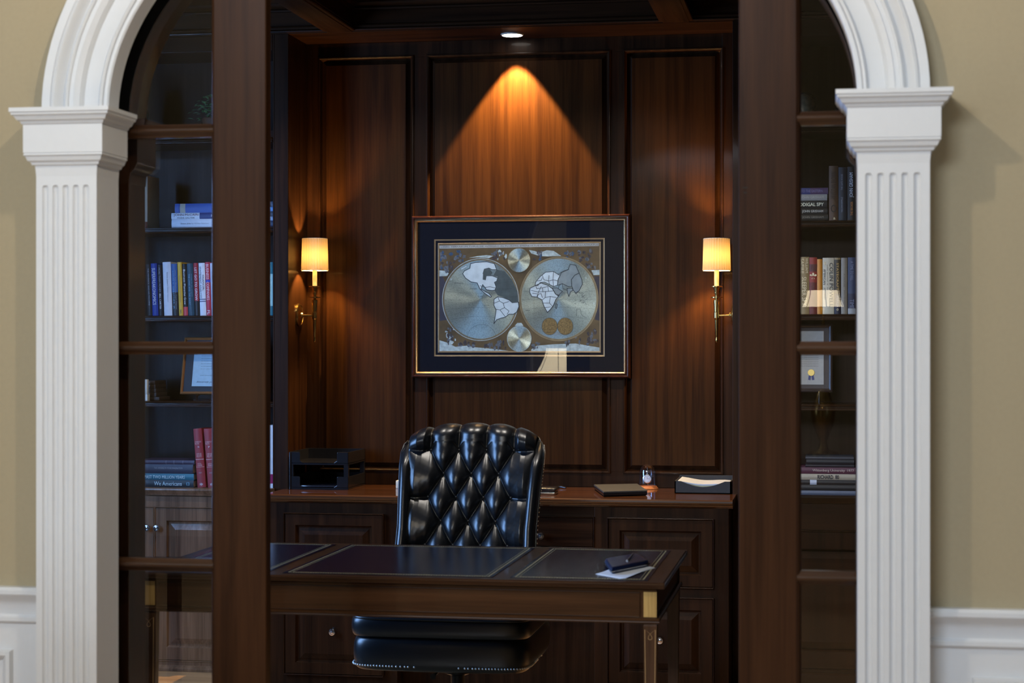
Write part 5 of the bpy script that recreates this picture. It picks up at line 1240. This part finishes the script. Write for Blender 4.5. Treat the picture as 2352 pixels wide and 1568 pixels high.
# ================================================================== HALL FURNITURE THAT THE GLASS REFLECTS
def bell_lamp(loc, ztop_, r_top, r_bot, hsh, es, label, col=(1.0, .86, .62)):
    x, y, zt4 = loc
    o = thing('table_lamp', (x, y, zt4), label, 'lamp')
    zb4 = ztop_-hsh
    MB().lathe([(.0001, zt4+.0005), (.085, zt4+.0005), (.085, zt4+.02), (.03, zt4+.04), (.02, zt4+.08), (.06, zt4+.18), (.07, zt4+.26), (.035, zt4+.36), (.012, zt4+.38), (.008, zb4+.1), (.0001, zb4+.1)], (x, y, 0), 28, cap=False).build('base', M['brass'], o, smooth=50)
    sm = shade_mat('lamp_shade_cloth_%d' % int(es*10), (.8, .72, .55), col, es)
    prof = []
    for k in range(11):
        t = k/10; r_ = r_top + (r_bot-r_top)*(t**1.7); prof.append((r_, ztop_-hsh*t))
    MB().lathe(prof, (x, y, 0), 48, cap=False).build('lamp_shade', sm, o, smooth=60)
    sm2 = MB()
    for k in range(6):
        a = 2*PI*(k+.35)/6; sm2.tube([(x+(p[0]+.001)*math.cos(a), y+(p[0]+.001)*math.sin(a), p[1]) for p in prof], .0022, 6)
    sm2.tube([(x+r_top*math.cos(2*PI*k/24), y+r_top*math.sin(2*PI*k/24), ztop_) for k in range(24)], .004, 6, closed=True)
    sm2.tube([(x+r_bot*math.cos(2*PI*k/24), y+r_bot*math.sin(2*PI*k/24), zb4) for k in range(24)], .004, 6, closed=True)
    sm2.build('shade_seams', cm((80, 64, 44)), o, smooth=60)
    MB().ball((x, y, zb4+hsh*.45), .03, 12, (1, 1, 1.3)).build('light_bulb', M['bulb'], o, smooth=80)
    return o
def console(x0, x1, y0, y1, h, label):
    o = thing('console_table', ((x0+x1)/2, (y0+y1)/2, 0), label, 'table')
    MB().box(x0, x1, y0, y1, h-.03, h).build('table_top', M['desk_wood'], o, bev=.004)
    MB().box(x0+.03, x1-.03, y0+.03, y1-.03, h-.13, h-.03).build('apron', M['desk_wood'], o)
    for x in (x0+.03, x1-.07):
        for y in (y0+.03, y1-.07): MB().box(x, x+.04, y, y+.04, 0, h-.13).build('leg', M['desk_leg'], o)
console(-2.35, -1.62, 2.72, 3.08, .78, 'walnut console table in the hall left of the arch')
bell_lamp((-1.80, 2.93, .78), 1.422, .078, .19, .25, 13.0, 'lit bell-shaded table lamp on the hall console, mirrored in the framed map')
console(-.45, .35, -1.75, -1.35, .80, 'walnut console table in the hall behind the viewpoint')
bell_lamp((-.035, -1.55, .80), 1.735, .088, .118, .10, 13.0, 'small lit table lamp in the hall behind the viewpoint, mirrored in the right glass door')
# hall lantern that throws the capitals' shadows
hl = thing('hall_lantern', (-.865, 3.32, HC), 'hanging brass and glass lantern in the hall in front of the arch', 'ceiling light')
MB().lathe([(.0001, HC-.001), (.06, HC-.001), (.06, HC-.02), (.01, HC-.03), (.006, 3.36), (.0001, 3.36)], (-.865, 3.32, 0), 20, cap=False).build('rod', M['brass'], hl, smooth=40)
lc = MB()
for k in range(6):
    a, a2 = 2*PI*k/6, 2*PI*(k+1)/6; R_ = .13
    for z_ in (2.93, 3.30): lc.tube([(-.865+R_*math.cos(a), 3.32+R_*math.sin(a), z_), (-.865+R_*math.cos(a2), 3.32+R_*math.sin(a2), z_)], .005, 6)
    lc.tube([(-.865+R_*math.cos(a), 3.32+R_*math.sin(a), 2.93), (-.865+R_*math.cos(a), 3.32+R_*math.sin(a), 3.30)], .004, 6); lc.tube([(-.865+R_*math.cos(a), 3.32+R_*math.sin(a), 3.30), (-.865, 3.32, 3.37)], .004, 6)
lc.build('cage', M['brass'], hl, smooth=40)
MB().ball((-.865, 3.32, 3.10), .045, 16).build('light_bulb', mat('lantern_bulb', (1, .9, .7), .3, emis=(1, .72, .42), es=12), hl, smooth=80)
lightin(hl, 'lantern_light', 'POINT', (-.865, 3.32, 3.02), 60, (1.0, .84, .62), shadow_soft_size=.03)
